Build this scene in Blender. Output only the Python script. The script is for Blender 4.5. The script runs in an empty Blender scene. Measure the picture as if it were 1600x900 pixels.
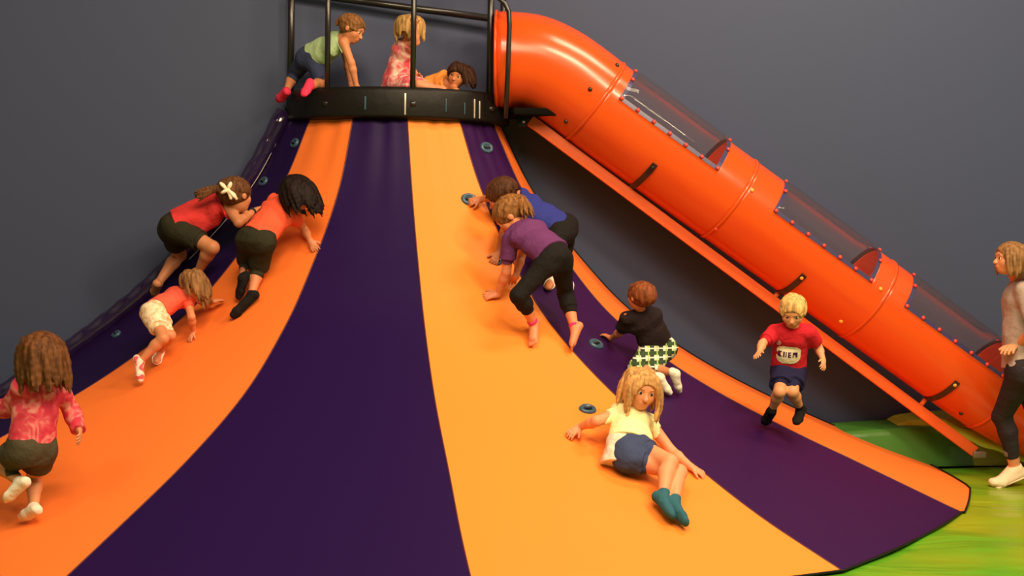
import bpy, math
import numpy as np
from mathutils import Vector, Matrix

C = bpy.context.scene.collection
scn = bpy.context.scene
R = math.radians
PI = math.pi

# ------------------------------------------------------------------ camera
CAM_H, FPX, ROLL = 1.8463, 2313.669, 0.017
PHI = math.atan((450 - 334.5148) / FPX)
cam_data = bpy.data.cameras.new('camera')
cam = bpy.data.objects.new('camera', cam_data)
C.objects.link(cam)
cam_data.sensor_width = 36.0
cam_data.lens = 36.0 * FPX / 1600.0
cam_data.clip_end = 100
_right = Vector((1, 0, 0))
_up = Vector((0, math.sin(PHI), math.cos(PHI)))
_fw = Vector((0, math.cos(PHI), -math.sin(PHI)))
_r2 = _right * math.cos(ROLL) + _up * math.sin(ROLL)
_u2 = _up * math.cos(ROLL) - _right * math.sin(ROLL)
M = Matrix((_r2, _u2, -_fw)).transposed().to_4x4()
M.translation = Vector((0, 0, CAM_H))
cam.matrix_world = M
scn.camera = cam

# ------------------------------------------------------------------ light
scn.view_settings.view_transform = 'Standard'
scn.view_settings.look = 'None'
scn.view_settings.gamma = 1.0
scn.view_settings.exposure = 0.0
scn.view_settings.use_curve_mapping = False
w = bpy.data.worlds.new('room_air')
scn.world = w
w.use_nodes = True
w.node_tree.nodes['Background'].inputs[0].default_value = (1.0, 0.80, 0.62, 1)
w.node_tree.nodes['Background'].inputs[1].default_value = 0.05


def area_light(name, loc, target, sx, sy, power, col):
    d = bpy.data.lights.new(name, 'AREA')
    d.shape = 'RECTANGLE'
    d.size, d.size_y = sx, sy
    d.energy = power
    d.color = col
    o = bpy.data.objects.new(name, d)
    C.objects.link(o)
    o.location = loc
    v = Vector(target) - Vector(loc)
    o.rotation_euler = v.to_track_quat('-Z', 'Y').to_euler()
    return o


WARM = (1.0, 0.76, 0.50)
area_light('ceiling_lamp', (3.3, 5.6, 6.2), (2.6, 9.0, 1), 1.6, 0.8, 230, WARM)
area_light('ceiling_lamp', (-0.4, 5.4, 6.2), (-0.1, 8.6, .5), 1.6, 0.8, 140, WARM)
area_light('ceiling_lamp', (0.8, 2.6, 6.2), (0.6, 6.6, 0.5), 4.6, 2.6, 500, WARM)
area_light('ceiling_lamp', (3.0, 9.1, 6.3), (2.8, 9.9, 0), 2.0, 0.8, 170, WARM)
area_light('ceiling_lamp', (-4.2, 4.5, 6.2), (-3.4, 6.0, 0), 1.3, 0.7, 80, WARM)
area_light('ceiling_lamp', (5.6, 4.0, 6.2), (4.4, 10.5, 2.4), 1.3, 0.7, 260, WARM)


# ------------------------------------------------------------------ helpers
def tag(o, label=None, cat=None, group=None, kind=None):
    if label: o['label'] = label
    if cat: o['category'] = cat
    if group: o['group'] = group
    if kind: o['kind'] = kind
    return o


def empty(name, loc, label, cat, group=None):
    o = bpy.data.objects.new(name, None)
    C.objects.link(o)
    o.location = loc
    o.empty_display_size = 0.1
    return tag(o, label, cat, group)


def mesh_obj(name, V, F, mat, parent=None, smooth=True, mats=None, fm=None):
    """vertices in WORLD coordinates; origin moved to the parent's origin or the base of the mesh"""
    V = np.asarray(V, float).reshape(-1, 3)
    me = bpy.data.meshes.new(name)
    if parent is not None:
        root = parent
        off = np.array(parent.get('_wl', tuple(parent.location)))
    else:
        off = np.array([V[:, 0].mean(), V[:, 1].mean(), V[:, 2].min()])
    me.from_pydata((V - off).tolist(), [], [list(map(int, f)) for f in F] if not isinstance(F, np.ndarray) else F.tolist())
    for m in (mats or [mat]):
        me.materials.append(m)
    if fm is not None:
        me.polygons.foreach_set('material_index', fm)
    if smooth:
        me.polygons.foreach_set('use_smooth', [True] * len(me.polygons))
    me.validate()
    me.update()
    o = bpy.data.objects.new(name, me)
    C.objects.link(o)
    if parent is not None:
        o.parent = parent
        o['_wl'] = tuple(float(c) for c in off)
    else:
        o.location = off
        o['_wl'] = tuple(float(c) for c in off)
    return o


class MB:
    def __init__(self):
        self.v, self.f, self.m = [], [], []

    def add(self, V, F, mi=0):
        n = len(self.v)
        self.v += [tuple(map(float, p)) for p in V]
        self.f += [[int(i) + n for i in f] for f in F]
        self.m += [mi] * len(F)

    def box(self, c, s, ax=None, bev=0.0, mi=0):
        """box centred c, full size s, axes rows ax; chamfered corners"""
        ax = np.eye(3) if ax is None else np.array(ax, float)
        h = np.array(s, float) / 2
        b = min(bev, h.min() * .8)
        if b <= 0:
            V = [np.array([i, j, k]) * h for i in (-1, 1) for j in (-1, 1) for k in (-1, 1)]
            F = [(0, 1, 3, 2), (4, 6, 7, 5), (0, 4, 5, 1), (2, 3, 7, 6), (0, 2, 6, 4), (1, 5, 7, 3)]
            V = [np.array(c) + p @ ax for p in V]
            self.add(V, F, mi)
            return
        # stacked rounded rings along the local z
        n = 4
        def ring(z, ins):
            P = []
            for sx, sy, a0 in ((1, 1, 0), (-1, 1, 90), (-1, -1, 180), (1, -1, 270)):
                for q in range(n + 1):
                    a = R(a0 + 90 * q / n)
                    P.append(((h[0] - b) * sx + (b - ins) * math.cos(a), (h[1] - b) * sy + (b - ins) * math.sin(a), z))
            return P
        rings = [ring(-h[2], b * .999), ring(-h[2], b * .6), ring(-h[2] + b * .3, b * .15), ring(-h[2] + b, 0), ring(h[2] - b, 0), ring(h[2] - b * .3, b * .15), ring(h[2], b * .6), ring(h[2], b * .999)]
        m = len(rings[0])
        V = [np.array(c) + np.array(p) @ ax for r in rings for p in r]
        F = []
        for i in range(len(rings) - 1):
            for j in range(m):
                F.append((i * m + j, i * m + (j + 1) % m, (i + 1) * m + (j + 1) % m, (i + 1) * m + j))
        F.append(list(range(m))[::-1])
        F.append([(len(rings) - 1) * m + j for j in range(m)])
        self.add(V, F, mi)

    def tube(self, pts, r, n=12, closed=False, mi=0, cap=True):
        P = [np.array(p, float) for p in pts]
        N = len(P)
        rr = r if hasattr(r, '__len__') else [r] * N
        T = []
        for i in range(N):
            if closed:
                t = P[(i + 1) % N] - P[i - 1]
            else:
                t = P[min(i + 1, N - 1)] - P[max(i - 1, 0)]
            T.append(t / (np.linalg.norm(t) + 1e-12))
        u = np.cross(T[0], [0, 0, 1.0])
        if np.linalg.norm(u) < .1: u = np.cross(T[0], [0, 1.0, 0])
        u /= np.linalg.norm(u)
        V = []
        for i in range(N):
            u = u - T[i] * (u @ T[i]); u /= np.linalg.norm(u)
            v = np.cross(T[i], u)
            for k in range(n):
                a = 2 * PI * k / n
                V.append(P[i] + rr[i] * (math.cos(a) * u + math.sin(a) * v))
        F = []
        for i in range(N if closed else N - 1):
            i2 = (i + 1) % N
            for k in range(n):
                F.append((i * n + k, i * n + (k + 1) % n, i2 * n + (k + 1) % n, i2 * n + k))
        if cap and not closed:
            F.append(list(range(n))[::-1]); F.append([(N - 1) * n + k for k in range(n)])
        self.add(V, F, mi)

    def ball(self, c, rx, ax=None, nu=14, nv=8, mi=0):
        ax = np.eye(3) if ax is None else np.array(ax, float)
        rx = np.array(rx if hasattr(rx, '__len__') else [rx] * 3, float)
        V = [np.array(c) + (np.array([0, 0, -1.0]) * rx) @ ax]
        for i in range(1, nv):
            t = -PI / 2 + PI * i / nv
            for k in range(nu):
                a = 2 * PI * k / nu
                V.append(np.array(c) + (np.array([math.cos(t) * math.cos(a), math.cos(t) * math.sin(a), math.sin(t)]) * rx) @ ax)
        V.append(np.array(c) + (np.array([0, 0, 1.0]) * rx) @ ax)
        F = []
        for k in range(nu):
            F.append((0, 1 + (k + 1) % nu, 1 + k))
            for i in range(nv - 2):
                a = 1 + i * nu
                F.append((a + k, a + (k + 1) % nu, a + nu + (k + 1) % nu, a + nu + k))
            F.append((1 + (nv - 2) * nu + k, 1 + (nv - 2) * nu + (k + 1) % nu, len(V) - 1))
        self.add(V, F, mi)

    def lathe(self, c, prof, ax, n=24, mi=0):
        """prof [(r, h)], axis = ax[2]"""
        ax = np.array(ax, float)
        V, F = [], []
        for r, h in prof:
            for k in range(n):
                a = 2 * PI * k / n
                V.append(np.array(c) + np.array([r * math.cos(a), r * math.sin(a), h]) @ ax)
        for i in range(len(prof) - 1):
            for k in range(n):
                F.append((i * n + k, i * n + (k + 1) % n, (i + 1) * n + (k + 1) % n, (i + 1) * n + k))
        F.append(list(range(n))[::-1]); F.append([(len(prof) - 1) * n + k for k in range(n)])
        self.add(V, F, mi)

    def build(self, name, mat, parent=None, smooth=True, mats=None):
        o = mesh_obj(name, self.v, self.f, mat, parent, smooth, mats, self.m)
        return o


def basis(z, x=None):
    """rows: x, y, z unit axes"""
    z = np.array(z, float); z /= np.linalg.norm(z)
    x = np.array(x if x is not None else ([1, 0, 0] if abs(z[0]) < .9 else [0, 1, 0]), float)
    x = x - z * (x @ z); x /= np.linalg.norm(x)
    return np.array([x, np.cross(z, x), z])


# ------------------------------------------------------------------ materials
MATS = {}


def mat(name, col, rough=.5, metal=0, spec=.5, coat=0, sss=0, bump=None, noise=None, sheen=0):
    if name in MATS: return MATS[name]
    m = bpy.data.materials.new(name)
    m.use_nodes = True
    nt = m.node_tree
    b = nt.nodes['Principled BSDF']
    b.inputs['Base Color'].default_value = (*col, 1)
    b.inputs['Roughness'].default_value = rough
    b.inputs['Metallic'].default_value = metal
    b.inputs['Specular IOR Level'].default_value = spec
    b.inputs['Coat Weight'].default_value = coat
    b.inputs['Coat Roughness'].default_value = .12
    b.inputs['Sheen Weight'].default_value = sheen
    if sss:
        b.inputs['Subsurface Weight'].default_value = sss
        b.inputs['Subsurface Radius'].default_value = (.012, .005, .003)
        b.inputs['Subsurface Scale'].default_value = 1.0
    tc = nt.nodes.new('ShaderNodeTexCoord')
    if noise:  # (scale, amount, second colour)
        n = nt.nodes.new('ShaderNodeTexNoise'); n.inputs['Scale'].default_value = noise[0]; n.inputs['Detail'].default_value = 4
        nt.links.new(tc.outputs['Object'], n.inputs['Vector'])
        rp = nt.nodes.new('ShaderNodeValToRGB')
        rp.color_ramp.elements[0].position = .5 - noise[1]; rp.color_ramp.elements[0].color = (*col, 1)
        rp.color_ramp.elements[1].position = .5 + noise[1]; rp.color_ramp.elements[1].color = (*noise[2], 1)
        nt.links.new(n.outputs['Fac'], rp.inputs['Fac'])
        nt.links.new(rp.outputs['Color'], b.inputs['Base Color'])
    if bump:  # (scale, strength, distance, stretch)
        n = nt.nodes.new('ShaderNodeTexNoise'); n.inputs['Scale'].default_value = bump[0]; n.inputs['Detail'].default_value = 3
        mp = nt.nodes.new('ShaderNodeMapping'); mp.inputs['Scale'].default_value = bump[3] if len(bump) > 3 else (1, 1, 1)
        nt.links.new(tc.outputs['Object'], mp.inputs['Vector']); nt.links.new(mp.outputs['Vector'], n.inputs['Vector'])
        bp = nt.nodes.new('ShaderNodeBump'); bp.inputs['Strength'].default_value = bump[1]; bp.inputs['Distance'].default_value = bump[2]
        nt.links.new(n.outputs['Fac'], bp.inputs['Height']); nt.links.new(bp.outputs['Normal'], b.inputs['Normal'])
    MATS[name] = m
    return m


def cloth(name, col, rough=.85):
    return mat('cloth_' + name, col, rough, spec=.12, bump=(13, .6, .03))


def spotted(name, cols, scale, rough=.8, edge=.12):
    """printed cloth: cells of colour"""
    m = mat('print_' + name, cols[0], rough, spec=.25, bump=(22, .35, .012))
    nt = m.node_tree
    b = nt.nodes['Principled BSDF']
    tc = nt.nodes.new('ShaderNodeTexCoord')
    n = nt.nodes.new('ShaderNodeTexNoise'); n.inputs['Scale'].default_value = scale; n.inputs['Detail'].default_value = 1.5
    n.inputs['Distortion'].default_value = 1.2
    nt.links.new(tc.outputs['Object'], n.inputs['Vector'])
    rp = nt.nodes.new('ShaderNodeValToRGB')
    rp.color_ramp.interpolation = 'LINEAR'
    e = rp.color_ramp.elements
    e[0].position = .40; e[0].color = (*cols[0], 1)
    e[1].position = .40 + edge; e[1].color = (*cols[1], 1)
    if len(cols) > 2:
        x = e.new(.62 + edge / 2); x.color = (*cols[2], 1)
    nt.links.new(n.outputs['Fac'], rp.inputs['Fac'])
    nt.links.new(rp.outputs['Color'], b.inputs['Base Color'])
    return m


def plaid_mat():
    m = mat('plaid_cloth', (.5, .5, .4), .85, spec=.2)
    nt = m.node_tree; b = nt.nodes['Principled BSDF']
    tc = nt.nodes.new('ShaderNodeTexCoord')
    def stripe(direction, scale, off, lo, hi):
        wv = nt.nodes.new('ShaderNodeTexWave'); wv.bands_direction = direction; wv.inputs['Scale'].default_value = scale
        wv.inputs['Phase Offset'].default_value = off; wv.inputs['Distortion'].default_value = 0
        nt.links.new(tc.outputs['Object'], wv.inputs['Vector'])
        r = nt.nodes.new('ShaderNodeMapRange'); r.inputs[1].default_value = lo; r.inputs[2].default_value = hi
        nt.links.new(wv.outputs['Fac'], r.inputs[0]); return r.outputs[0]
    def mix(f, a, bcol):
        x = nt.nodes.new('ShaderNodeMix'); x.data_type = 'RGBA'; nt.links.new(f, x.inputs[0])
        if isinstance(a, tuple): x.inputs[6].default_value = (*a, 1)
        else: nt.links.new(a, x.inputs[6])
        x.inputs[7].default_value = (*bcol, 1); return x.outputs[2]
    c = mix(stripe('X', 5.2, 0, .45, .6), (.78, .72, .50), (.03, .05, .03))
    c = mix(stripe('Z', 5.6, 1, .55, .7), c, (.04, .07, .03))
    c = mix(stripe('X', 5.2, 2.6, .93, .97), c, (.35, .50, .12))
    c = mix(stripe('Z', 5.6, 4, .93, .97), c, (.80, .75, .6))
    nt.links.new(c, b.inputs['Base Color'])
    return m


# ------------------------------------------------------------------ the slide's surface (fitted curves)
YAW, G0 = 0.1565, 0.0016
BASE_C = np.array([-0.7686, 10.796]); TOP_C = np.array([-0.8429, 10.7905]); ZT = 2.5143
ZK = np.array([1, .8, .6, .45, .3, .18, .08, 0.])
RAD = np.array([0.7261, 0.9708, 1.335, 1.7048, 2.2675, 2.8718, 3.4623, 4.0011])
DT = [[0.1211, 0.1284, 0.1542, 0.1343, 0.0728, 0.0058, -0.0275, -0.0486], [0.0089, 0.0126, 0.0305, 0.0434, 0.041, 0.034, 0.0188, 0.0028], [-0.0136, -0.019, -0.0046, -0.0043, -0.0153, -0.0105, -0.0025, -0.0024], [0.0032, 0.001, -0.0004, -0.0002, 0.0007, -0.0013, -0.0002, -0.0017], [0.0075, 0.0055, 0.0112, 0.0059, -0.0002, 0.0025, 0.0042, -0.0047], [0.0074, 0.0405, 0.086, 0.0991, 0.0736, 0.0371, 0.0121, 0.0169], [0.0748, 0.0926, 0.1032, 0.0949, 0.0732, 0.0496, 0.0305, 0.0171]]
DT = np.array(DT)


def hermite(zk, v, z):
    x = zk[::-1]; y = v[::-1]
    h = np.diff(x); d = np.diff(y) / h; m = np.empty_like(y)
    m[1:-1] = (d[:-1] * h[1:] + d[1:] * h[:-1]) / (h[1:] + h[:-1]); m[0] = d[0]; m[-1] = d[-1]
    i = np.clip(np.searchsorted(x, z) - 1, 0, len(h) - 1); t = (z - x[i]) / h[i]
    return (2*t**3 - 3*t*t + 1)*y[i] + (t**3 - 2*t*t + t)*h[i]*m[i] + (-2*t**3 + 3*t*t)*y[i+1] + (t**3 - t*t)*h[i]*m[i+1]


def axis_pt(z):
    return np.stack([TOP_C[0]*z + BASE_C[0]*(1-z), TOP_C[1]*z + BASE_C[1]*(1-z), z*ZT], -1)


def seam(k, z):
    d = DT[k]
    th = PI - k*PI/6 - G0 + (0 if k == 0 else hermite(ZK, d, z))
    ru = hermite(ZK, RAD, z) * (1 + (hermite(ZK, d, z) if k == 0 else 0))
    if k == 5: ru = ru*(1 - .016*np.clip(1 - z/.12, 0, 1))
    c, s = np.cos(th), -np.sin(th); cc, ss = math.cos(YAW), math.sin(YAW)
    dx, dy = c*cc - s*ss, c*ss + s*cc
    A = axis_pt(z)
    return np.stack([A[..., 0] + ru*dx, A[..., 1] + ru*dy, z*ZT + 0*dx], -1)


NV = 70
ZS = np.clip(1 - np.linspace(0, 1, NV + 1)**0.8, 0, 1)


def gore(k, NU=14):
    A, B = seam(k, ZS), seam(k + 1, ZS); Cc = axis_pt(ZS)
    cols = []
    for i in range(NU + 1):
        t = i / NU
        L = A*(1-t) + B*t
        ra = np.linalg.norm((A-Cc)[:, :2], axis=1); rb = np.linalg.norm((B-Cc)[:, :2], axis=1); rl = np.linalg.norm((L-Cc)[:, :2], axis=1)
        m = 1 + .35*((ra*(1-t) + rb*t)/rl - 1)
        # folds in the cloth where it is gathered under the rim
        fold = .010*np.sin(t*17 + k*1.3 + 1.5*np.sin(t*5 + k)) * np.clip((ZS-.55)/.45, 0, 1)**2 * math.sin(PI*t)
        if k == 5: m = m*(1 + .036*max(0, 1-abs(t-.45)/.5)*np.clip(1 - ZS/.05, 0, 1))
        L = L.copy(); L[:, :2] = Cc[:, :2] + (L-Cc)[:, :2]*m[:, None]*(1 + fold/rl)[:, None]
        cols.append(L)
    return np.stack(cols, 0)


def quads(nu, nv):
    return [(i*nv + j, i*nv + j + 1, (i+1)*nv + j + 1, (i+1)*nv + j) for i in range(nu - 1) for j in range(nv - 1)]


def ray_dir(px, py):
    """direction of the sight line through a point of the photo, per metre of depth"""
    c, s = math.cos(ROLL), math.sin(ROLL); u, v = px - 800, py - 450
    a = u*c + v*s; b = -u*s + v*c
    x = a/FPX; up = -b/FPX
    d = np.array([x, math.cos(PHI) + up*math.sin(PHI), -math.sin(PHI) + up*math.cos(PHI)])
    return d/d[1]


def at(px, py, Y):
    return np.array([0, 0, CAM_H]) + ray_dir(px, py)*Y


E1 = np.array([math.cos(YAW), math.sin(YAW), 0]); NW = np.array([math.sin(YAW), -math.cos(YAW), 0])  # along the wall, out of the wall
A0 = np.array([BASE_C[0], BASE_C[1], 0.0])


def wf(u, n, z):
    """wall frame: u along the wall from the slide's axis, n out of the wall, z up"""
    return A0 + E1*u + NW*n + np.array([0, 0, z])


# ------------------------------------------------------------------ room shell
m_wall = mat('blue_grey_wall_paint', (.047, .062, .123), .6, spec=.22, noise=(.6, .3, (.050, .063, .118)), bump=(60, .05, .002))
m_plain = mat('dull_wall_paint', (.42, .44, .50), .8)
m_ceil = mat('dark_ceiling', (.09, .085, .08), .9)


def slab(name, c, s, m, ax=None, bev=0):
    b = MB(); b.box(c, s, ax, bev); o = b.build(name, m, None, False); tag(o, kind='structure'); return o


AXW = np.array([E1, -NW, [0, 0, 1]])
slab('wall_back', wf(0, -.13, 3.4), (17, .2, 7.2), m_wall, AXW)
# floor: green vinyl mats
mf = mat('green_vinyl_mat', (.10, .25, .02), .30, spec=.5, coat=.12)
nt = mf.node_tree; b_ = nt.nodes['Principled BSDF']
tc = nt.nodes.new('ShaderNodeTexCoord')
n1 = nt.nodes.new('ShaderNodeTexNoise'); n1.inputs['Scale'].default_value = .8; n1.inputs['Detail'].default_value = 1.0
mp = nt.nodes.new('ShaderNodeMapping'); mp.inputs['Scale'].default_value = (1.0, 1.2, 1); mp.inputs['Location'].default_value = (1.4, .35, 0)
nt.links.new(tc.outputs['Object'], mp.inputs['Vector']); nt.links.new(mp.outputs['Vector'], n1.inputs['Vector'])
rp = nt.nodes.new('ShaderNodeValToRGB'); e = rp.color_ramp.elements
e[0].position = .44; e[0].color = (.10, .36, .014, 1); e[1].position = .60; e[1].color = (.25, .36, .014, 1)
x = e.new(.5); x.color = (.16, .35, .012, 1)
nt.links.new(n1.outputs['Fac'], rp.inputs['Fac']); nt.links.new(rp.outputs['Color'], b_.inputs['Base Color'])
n2 = nt.nodes.new('ShaderNodeTexNoise'); n2.inputs['Scale'].default_value = 1.6; n2.inputs['Detail'].default_value = 2; n2.inputs['Distortion'].default_value = .8
mp2 = nt.nodes.new('ShaderNodeMapping'); mp2.inputs['Scale'].default_value = (.7, 1.6, 1)
nt.links.new(tc.outputs['Object'], mp2.inputs['Vector']); nt.links.new(mp2.outputs['Vector'], n2.inputs['Vector'])
bp = nt.nodes.new('ShaderNodeBump'); bp.inputs['Strength'].default_value = .9; bp.inputs['Distance'].default_value = .05
nt.links.new(n2.outputs['Fac'], bp.inputs['Height']); nt.links.new(bp.outputs['Normal'], b_.inputs['Normal'])
m_floor2 = mat('dark_green_floor', (.03, .09, .02), .6)

V, F = [], []
NX, NY = 90, 90
rng = np.random.RandomState(3)
for i in range(NX + 1):
    for j in range(NY + 1):
        u = -7.5 + 15*i/NX; n = .30 + 12.5*(j/NY)**1.3
        zz = .008*math.sin(u*5 + 2*math.sin(n*1.3)) * math.sin(n*4 + u) - .012
        if j == 0: zz = -.06
        V.append(wf(u, n, zz))
o = mesh_obj('floor', V, quads(NX + 1, NY + 1), mf); tag(o, kind='structure')
slab('floor_under', wf(0, 6.3, -.12), (15.6, 13.2, .1), m_floor2, AXW)
slab('wall_left', wf(-7.7, 6.3, 3.4), (.2, 13.2, 7.2), m_plain, AXW)
slab('wall_right', wf(7.7, 6.3, 3.4), (.2, 13.2, 7.2), m_plain, AXW)
slab('wall_front', wf(0, 13.0, 3.4), (15.6, .2, 7.2), m_plain, AXW)
slab('ceiling', wf(0, 6.3, 7.05), (15.8, 13.4, .1), m_ceil, AXW)

# ------------------------------------------------------------------ the striped climbing slide
m_or = mat('orange_vinyl', (.90, .195, .032), .5, spec=.22, bump=(3, .15, .02))
m_yo = mat('yellow_orange_vinyl', (.90, .245, .032), .5, spec=.22, bump=(3, .15, .02))
m_pu = mat('purple_vinyl', (.014, .0025, .052), .5, spec=.16, bump=(3, .15, .02))
m_pu_lit = mat('purple_vinyl_lit', (.028, .0045, .056), .5, spec=.16, bump=(3, .15, .02))  # same purple vinyl, with the magenta light on that panel put into its colour
m_seam = mat('dark_red_welt', (.10, .015, .02), .6)
m_black = mat('black_padding', (.006, .005, .004), .5, spec=.25, bump=(14, .3, .01))
m_steel = mat('black_steel', (.012, .009, .008), .28, spec=.6)
m_hold = mat('grey_blue_hold', (.035, .085, .13), .35, spec=.5)
m_holdd = mat('dark_hold_hollow', (.008, .012, .018), .5)
m_clip = mat('pale_metal_clip', (.75, .68, .55), .3, metal=.7)

slide = empty('climbing_slide', tuple(wf(0, 0, 0)), 'giant cone climbing slide in wide orange and purple stripes against the blue wall', 'slide')
slide['_wl'] = tuple(float(c) for c in slide.location)
gm = [(m_pu, 'deep purple panel'), (m_or, 'orange panel'), (m_pu, 'deep purple panel'), (m_yo, 'yellow-orange panel'), (m_pu_lit, 'deep purple panel with magenta light painted into its colour'), (m_or, 'narrow orange panel')]
GRID = []
for k in range(6):
    G = gore(k)
    GRID.append(G)
    o = mesh_obj('fabric_panel', G.reshape(-1, 3), quads(G.shape[0], G.shape[1]), gm[k][0], slide)
    o['label'] = gm[k][1]
for k in range(1, 6):
    S = seam(k, ZS)
    mb = MB(); mb.tube(S + np.array([0, -.001, -.001]), .0045, 6)
    mb.build('seam_welt', m_seam, slide)
# black base edging and the side closing against the wall
edge = []
for k in range(6):
    edge += [p + np.array([0, 0, .006]) for p in GRID[k][:, -1]]
mb = MB(); mb.tube(edge, .007, 6); mb.build('base_edging', m_black, slide)
S6 = seam(6, ZS)
mb = MB(); mb.tube(S6, .011, 6)
W6 = S6 - NW*0
back = []
for p in S6:
    d = p - A0; n = d @ NW
    back.append(p - NW*(n + .028))
V = list(S6) + back; L = len(S6)
mb.add(V, [(i, i+1, L+i+1, L+i) for i in range(L-1)])
mb.build('side_closing', m_black, slide)
S0 = seam(0, ZS)
mb = MB()
back = [p - NW*((p - A0) @ NW + .028) for p in S0]
mb.add(list(S0) + back, [(i, i+1, L+i+1, L+i) for i in range(L-1)])
mb.build('side_closing', m_pu, slide)

# bolster roll down the wall side of the first purple panel
m_bol = mat('glossy_purple_vinyl', (.018, .007, .045), .12, spec=.8, coat=1.0, bump=(7, .35, .02))
P0 = seam(0, ZS)
pts = [p + NW*.05 + np.array([0, 0, .03]) for p in P0]
rad = [.068 + .004*math.sin(i*1.9) for i in range(len(pts))]
mb = MB(); mb.tube(pts, rad, 20); mb.build('side_bolster', m_bol, slide)
cord = []
for j in range(0, 30):
    cord.append(GRID[0][3][j] + np.array([-.004, -.012, .006]))
mb = MB(); mb.tube(cord[3:24], .0035, 6); mb.build('edge_cord', m_clip, slide)


def slide_hit(px, py, h=0.0):
    """where a sight line meets the slide, with the surface normal"""
    D = ray_dir(px, py); O = np.array([0, 0, CAM_H]); best = None
    for G in GRID:
        a, b, c, d = G[:-1, :-1], G[1:, :-1], G[1:, 1:], G[:-1, 1:]
        T = np.concatenate([np.stack([a, b, c], -2).reshape(-1, 3, 3), np.stack([a, c, d], -2).reshape(-1, 3, 3)])
        e1 = T[:, 1]-T[:, 0]; e2 = T[:, 2]-T[:, 0]; p = np.cross(D, e2); det = (e1*p).sum(1)
        det = np.where(abs(det) < 1e-12, 1e-12, det)
        t0 = O-T[:, 0]; u = (t0*p).sum(1)/det; q = np.cross(t0, e1); v = (q@D)/det; t = (e2*q).sum(1)/det
        ok = (u >= -1e-3) & (v >= -1e-3) & (u+v <= 1.001) & (t > 0)
        if ok.any():
            i = np.where(ok)[0][np.argmin(t[ok])]
            if best is None or t[i] < best[0]:
                n = np.cross(e1[i], e2[i]); n /= np.linalg.norm(n)
                if n[1] > 0: n = -n
                best = (t[i], O + D*t[i], n)
    return best


def surf_n(P):
    """nearest slide point's outward normal and height over it"""
    best = None
    for G in GRID:
        Q = G.reshape(-1, 3); i = np.argmin(((Q-P)**2).sum(1)); d = ((Q[i]-P)**2).sum()
        if best is None or d < best[0]:
            a, b = divmod(i, G.shape[1]); a = min(max(a, 1), G.shape[0]-2); b = min(max(b, 1), G.shape[1]-2)
            n = np.cross(G[a+1, b]-G[a-1, b], G[a, b+1]-G[a, b-1]); n /= np.linalg.norm(n)
            if n[2] < 0: n = -n
            best = (d, Q[i], n)
    return best[2], float((np.array(P)-best[1]) @ best[2])


for (px, py, r) in ((760, 231, .042), (461, 224, .038), (412, 284, .038), (733, 312, .048), (931, 538, .048), (918, 640, .045), (182, 523, .036), (776, 409, .03)):
    hb = slide_hit(px, py)
    if hb is None: continue
    P, n = hb[1], hb[2]
    ax = basis(n, (0, 0, 1))
    mb = MB()
    ax2 = ax.copy(); ax2[0] = ax[0]; ax2[1] = ax[1]*1.25
    mb.lathe(P - n*.006, [(r, 0), (r, .012), (r*.86, .022), (r*.62, .022), (r*.5, .012), (0.001, .010)], ax2, 28)
    o = mb.build('hand_hold', m_hold, slide)
    mb = MB(); mb.box(P + n*.012, (r*.95, r*.32, .018), ax2[[1, 0, 2]], .006)
    mb.build('hold_grip', m_holdd, o)

# ------------------------------------------------------------------ platform with rail at the top of the slide
plat = empty('platform', tuple(wf(-.073, 0, 2.48)), 'black half-round deck with tall rail posts on top of the striped slide', 'platform')
plat['_wl'] = tuple(float(c) for c in plat.location)
TC = np.array([TOP_C[0], TOP_C[1], 0])


def ring_pt(deg, r, z):
    a = R(deg)
    return TC + E1*(math.cos(a)*r) + NW*(math.sin(a)*r) + np.array([0, 0, z])


RO = .80
degs = np.linspace(180, 0, 49)
prof = [(RO-.075, 2.47), (RO, 2.485), (RO+.004, 2.50), (RO+.004, 2.655), (RO-.006, 2.685), (RO-.03, 2.69), (RO-.05, 2.68), (RO-.05, 2.585)]
V = [ring_pt(d, r, z) for d in degs for r, z in prof]
n = len(prof)
F = quads(len(degs), n)
F.append(list(range(n))); F.append([(len(degs)-1)*n + j for j in range(n)])
mesh_obj('rim', V, F, m_black, plat)
V = [ring_pt(d, RO-.03, 2.60) for d in degs] + [ring_pt(d, RO-.03, 2.56) for d in degs]
n = len(degs)
mesh_obj('deck', V, [list(range(n)), list(range(n, 2*n))[::-1]] + [(i, i+1, n+i+1, n+i) for i in range(n-1)] + [(n-1, 0, n, 2*n-1)], m_black, plat, False)
# side piece that carries the tube's mouth
mb = MB(); mb.box(wf(.84, .36, 2.56), (.34, .50, .05), AXW, .012); mb.build('side_deck', mat('matt_black', (.006, .005, .004), .9, spec=.05), plat)
# posts
def post(deg, r, zt, rad, name='post'):
    mb = MB(); p = ring_pt(deg, r, 2.50)
    mb.tube([p, p + np.array([0, 0, zt-2.5])], rad, 14)
    mb.lathe(p + np.array([0, 0, .06]), [(rad*1.7, 0), (rad*1.7, .03), (rad, .035)], np.eye(3), 16)
    return mb.build(name, m_steel, plat)


POST_TOP = 3.75
def deg_for(px, r):
    best = min(np.linspace(0, 180, 721), key=lambda d: abs(proj_x(ring_pt(d, r, 2.95)) - px))
    return best


def proj_x(P):
    X, Y, Z = P[0], P[1], P[2]-CAM_H
    dep = Y*math.cos(PHI) - Z*math.sin(PHI); up = Z*math.cos(PHI) + Y*math.sin(PHI)
    a = FPX*X/dep; b = -FPX*up/dep
    return 800 + a*math.cos(ROLL) - b*math.sin(ROLL)


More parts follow.
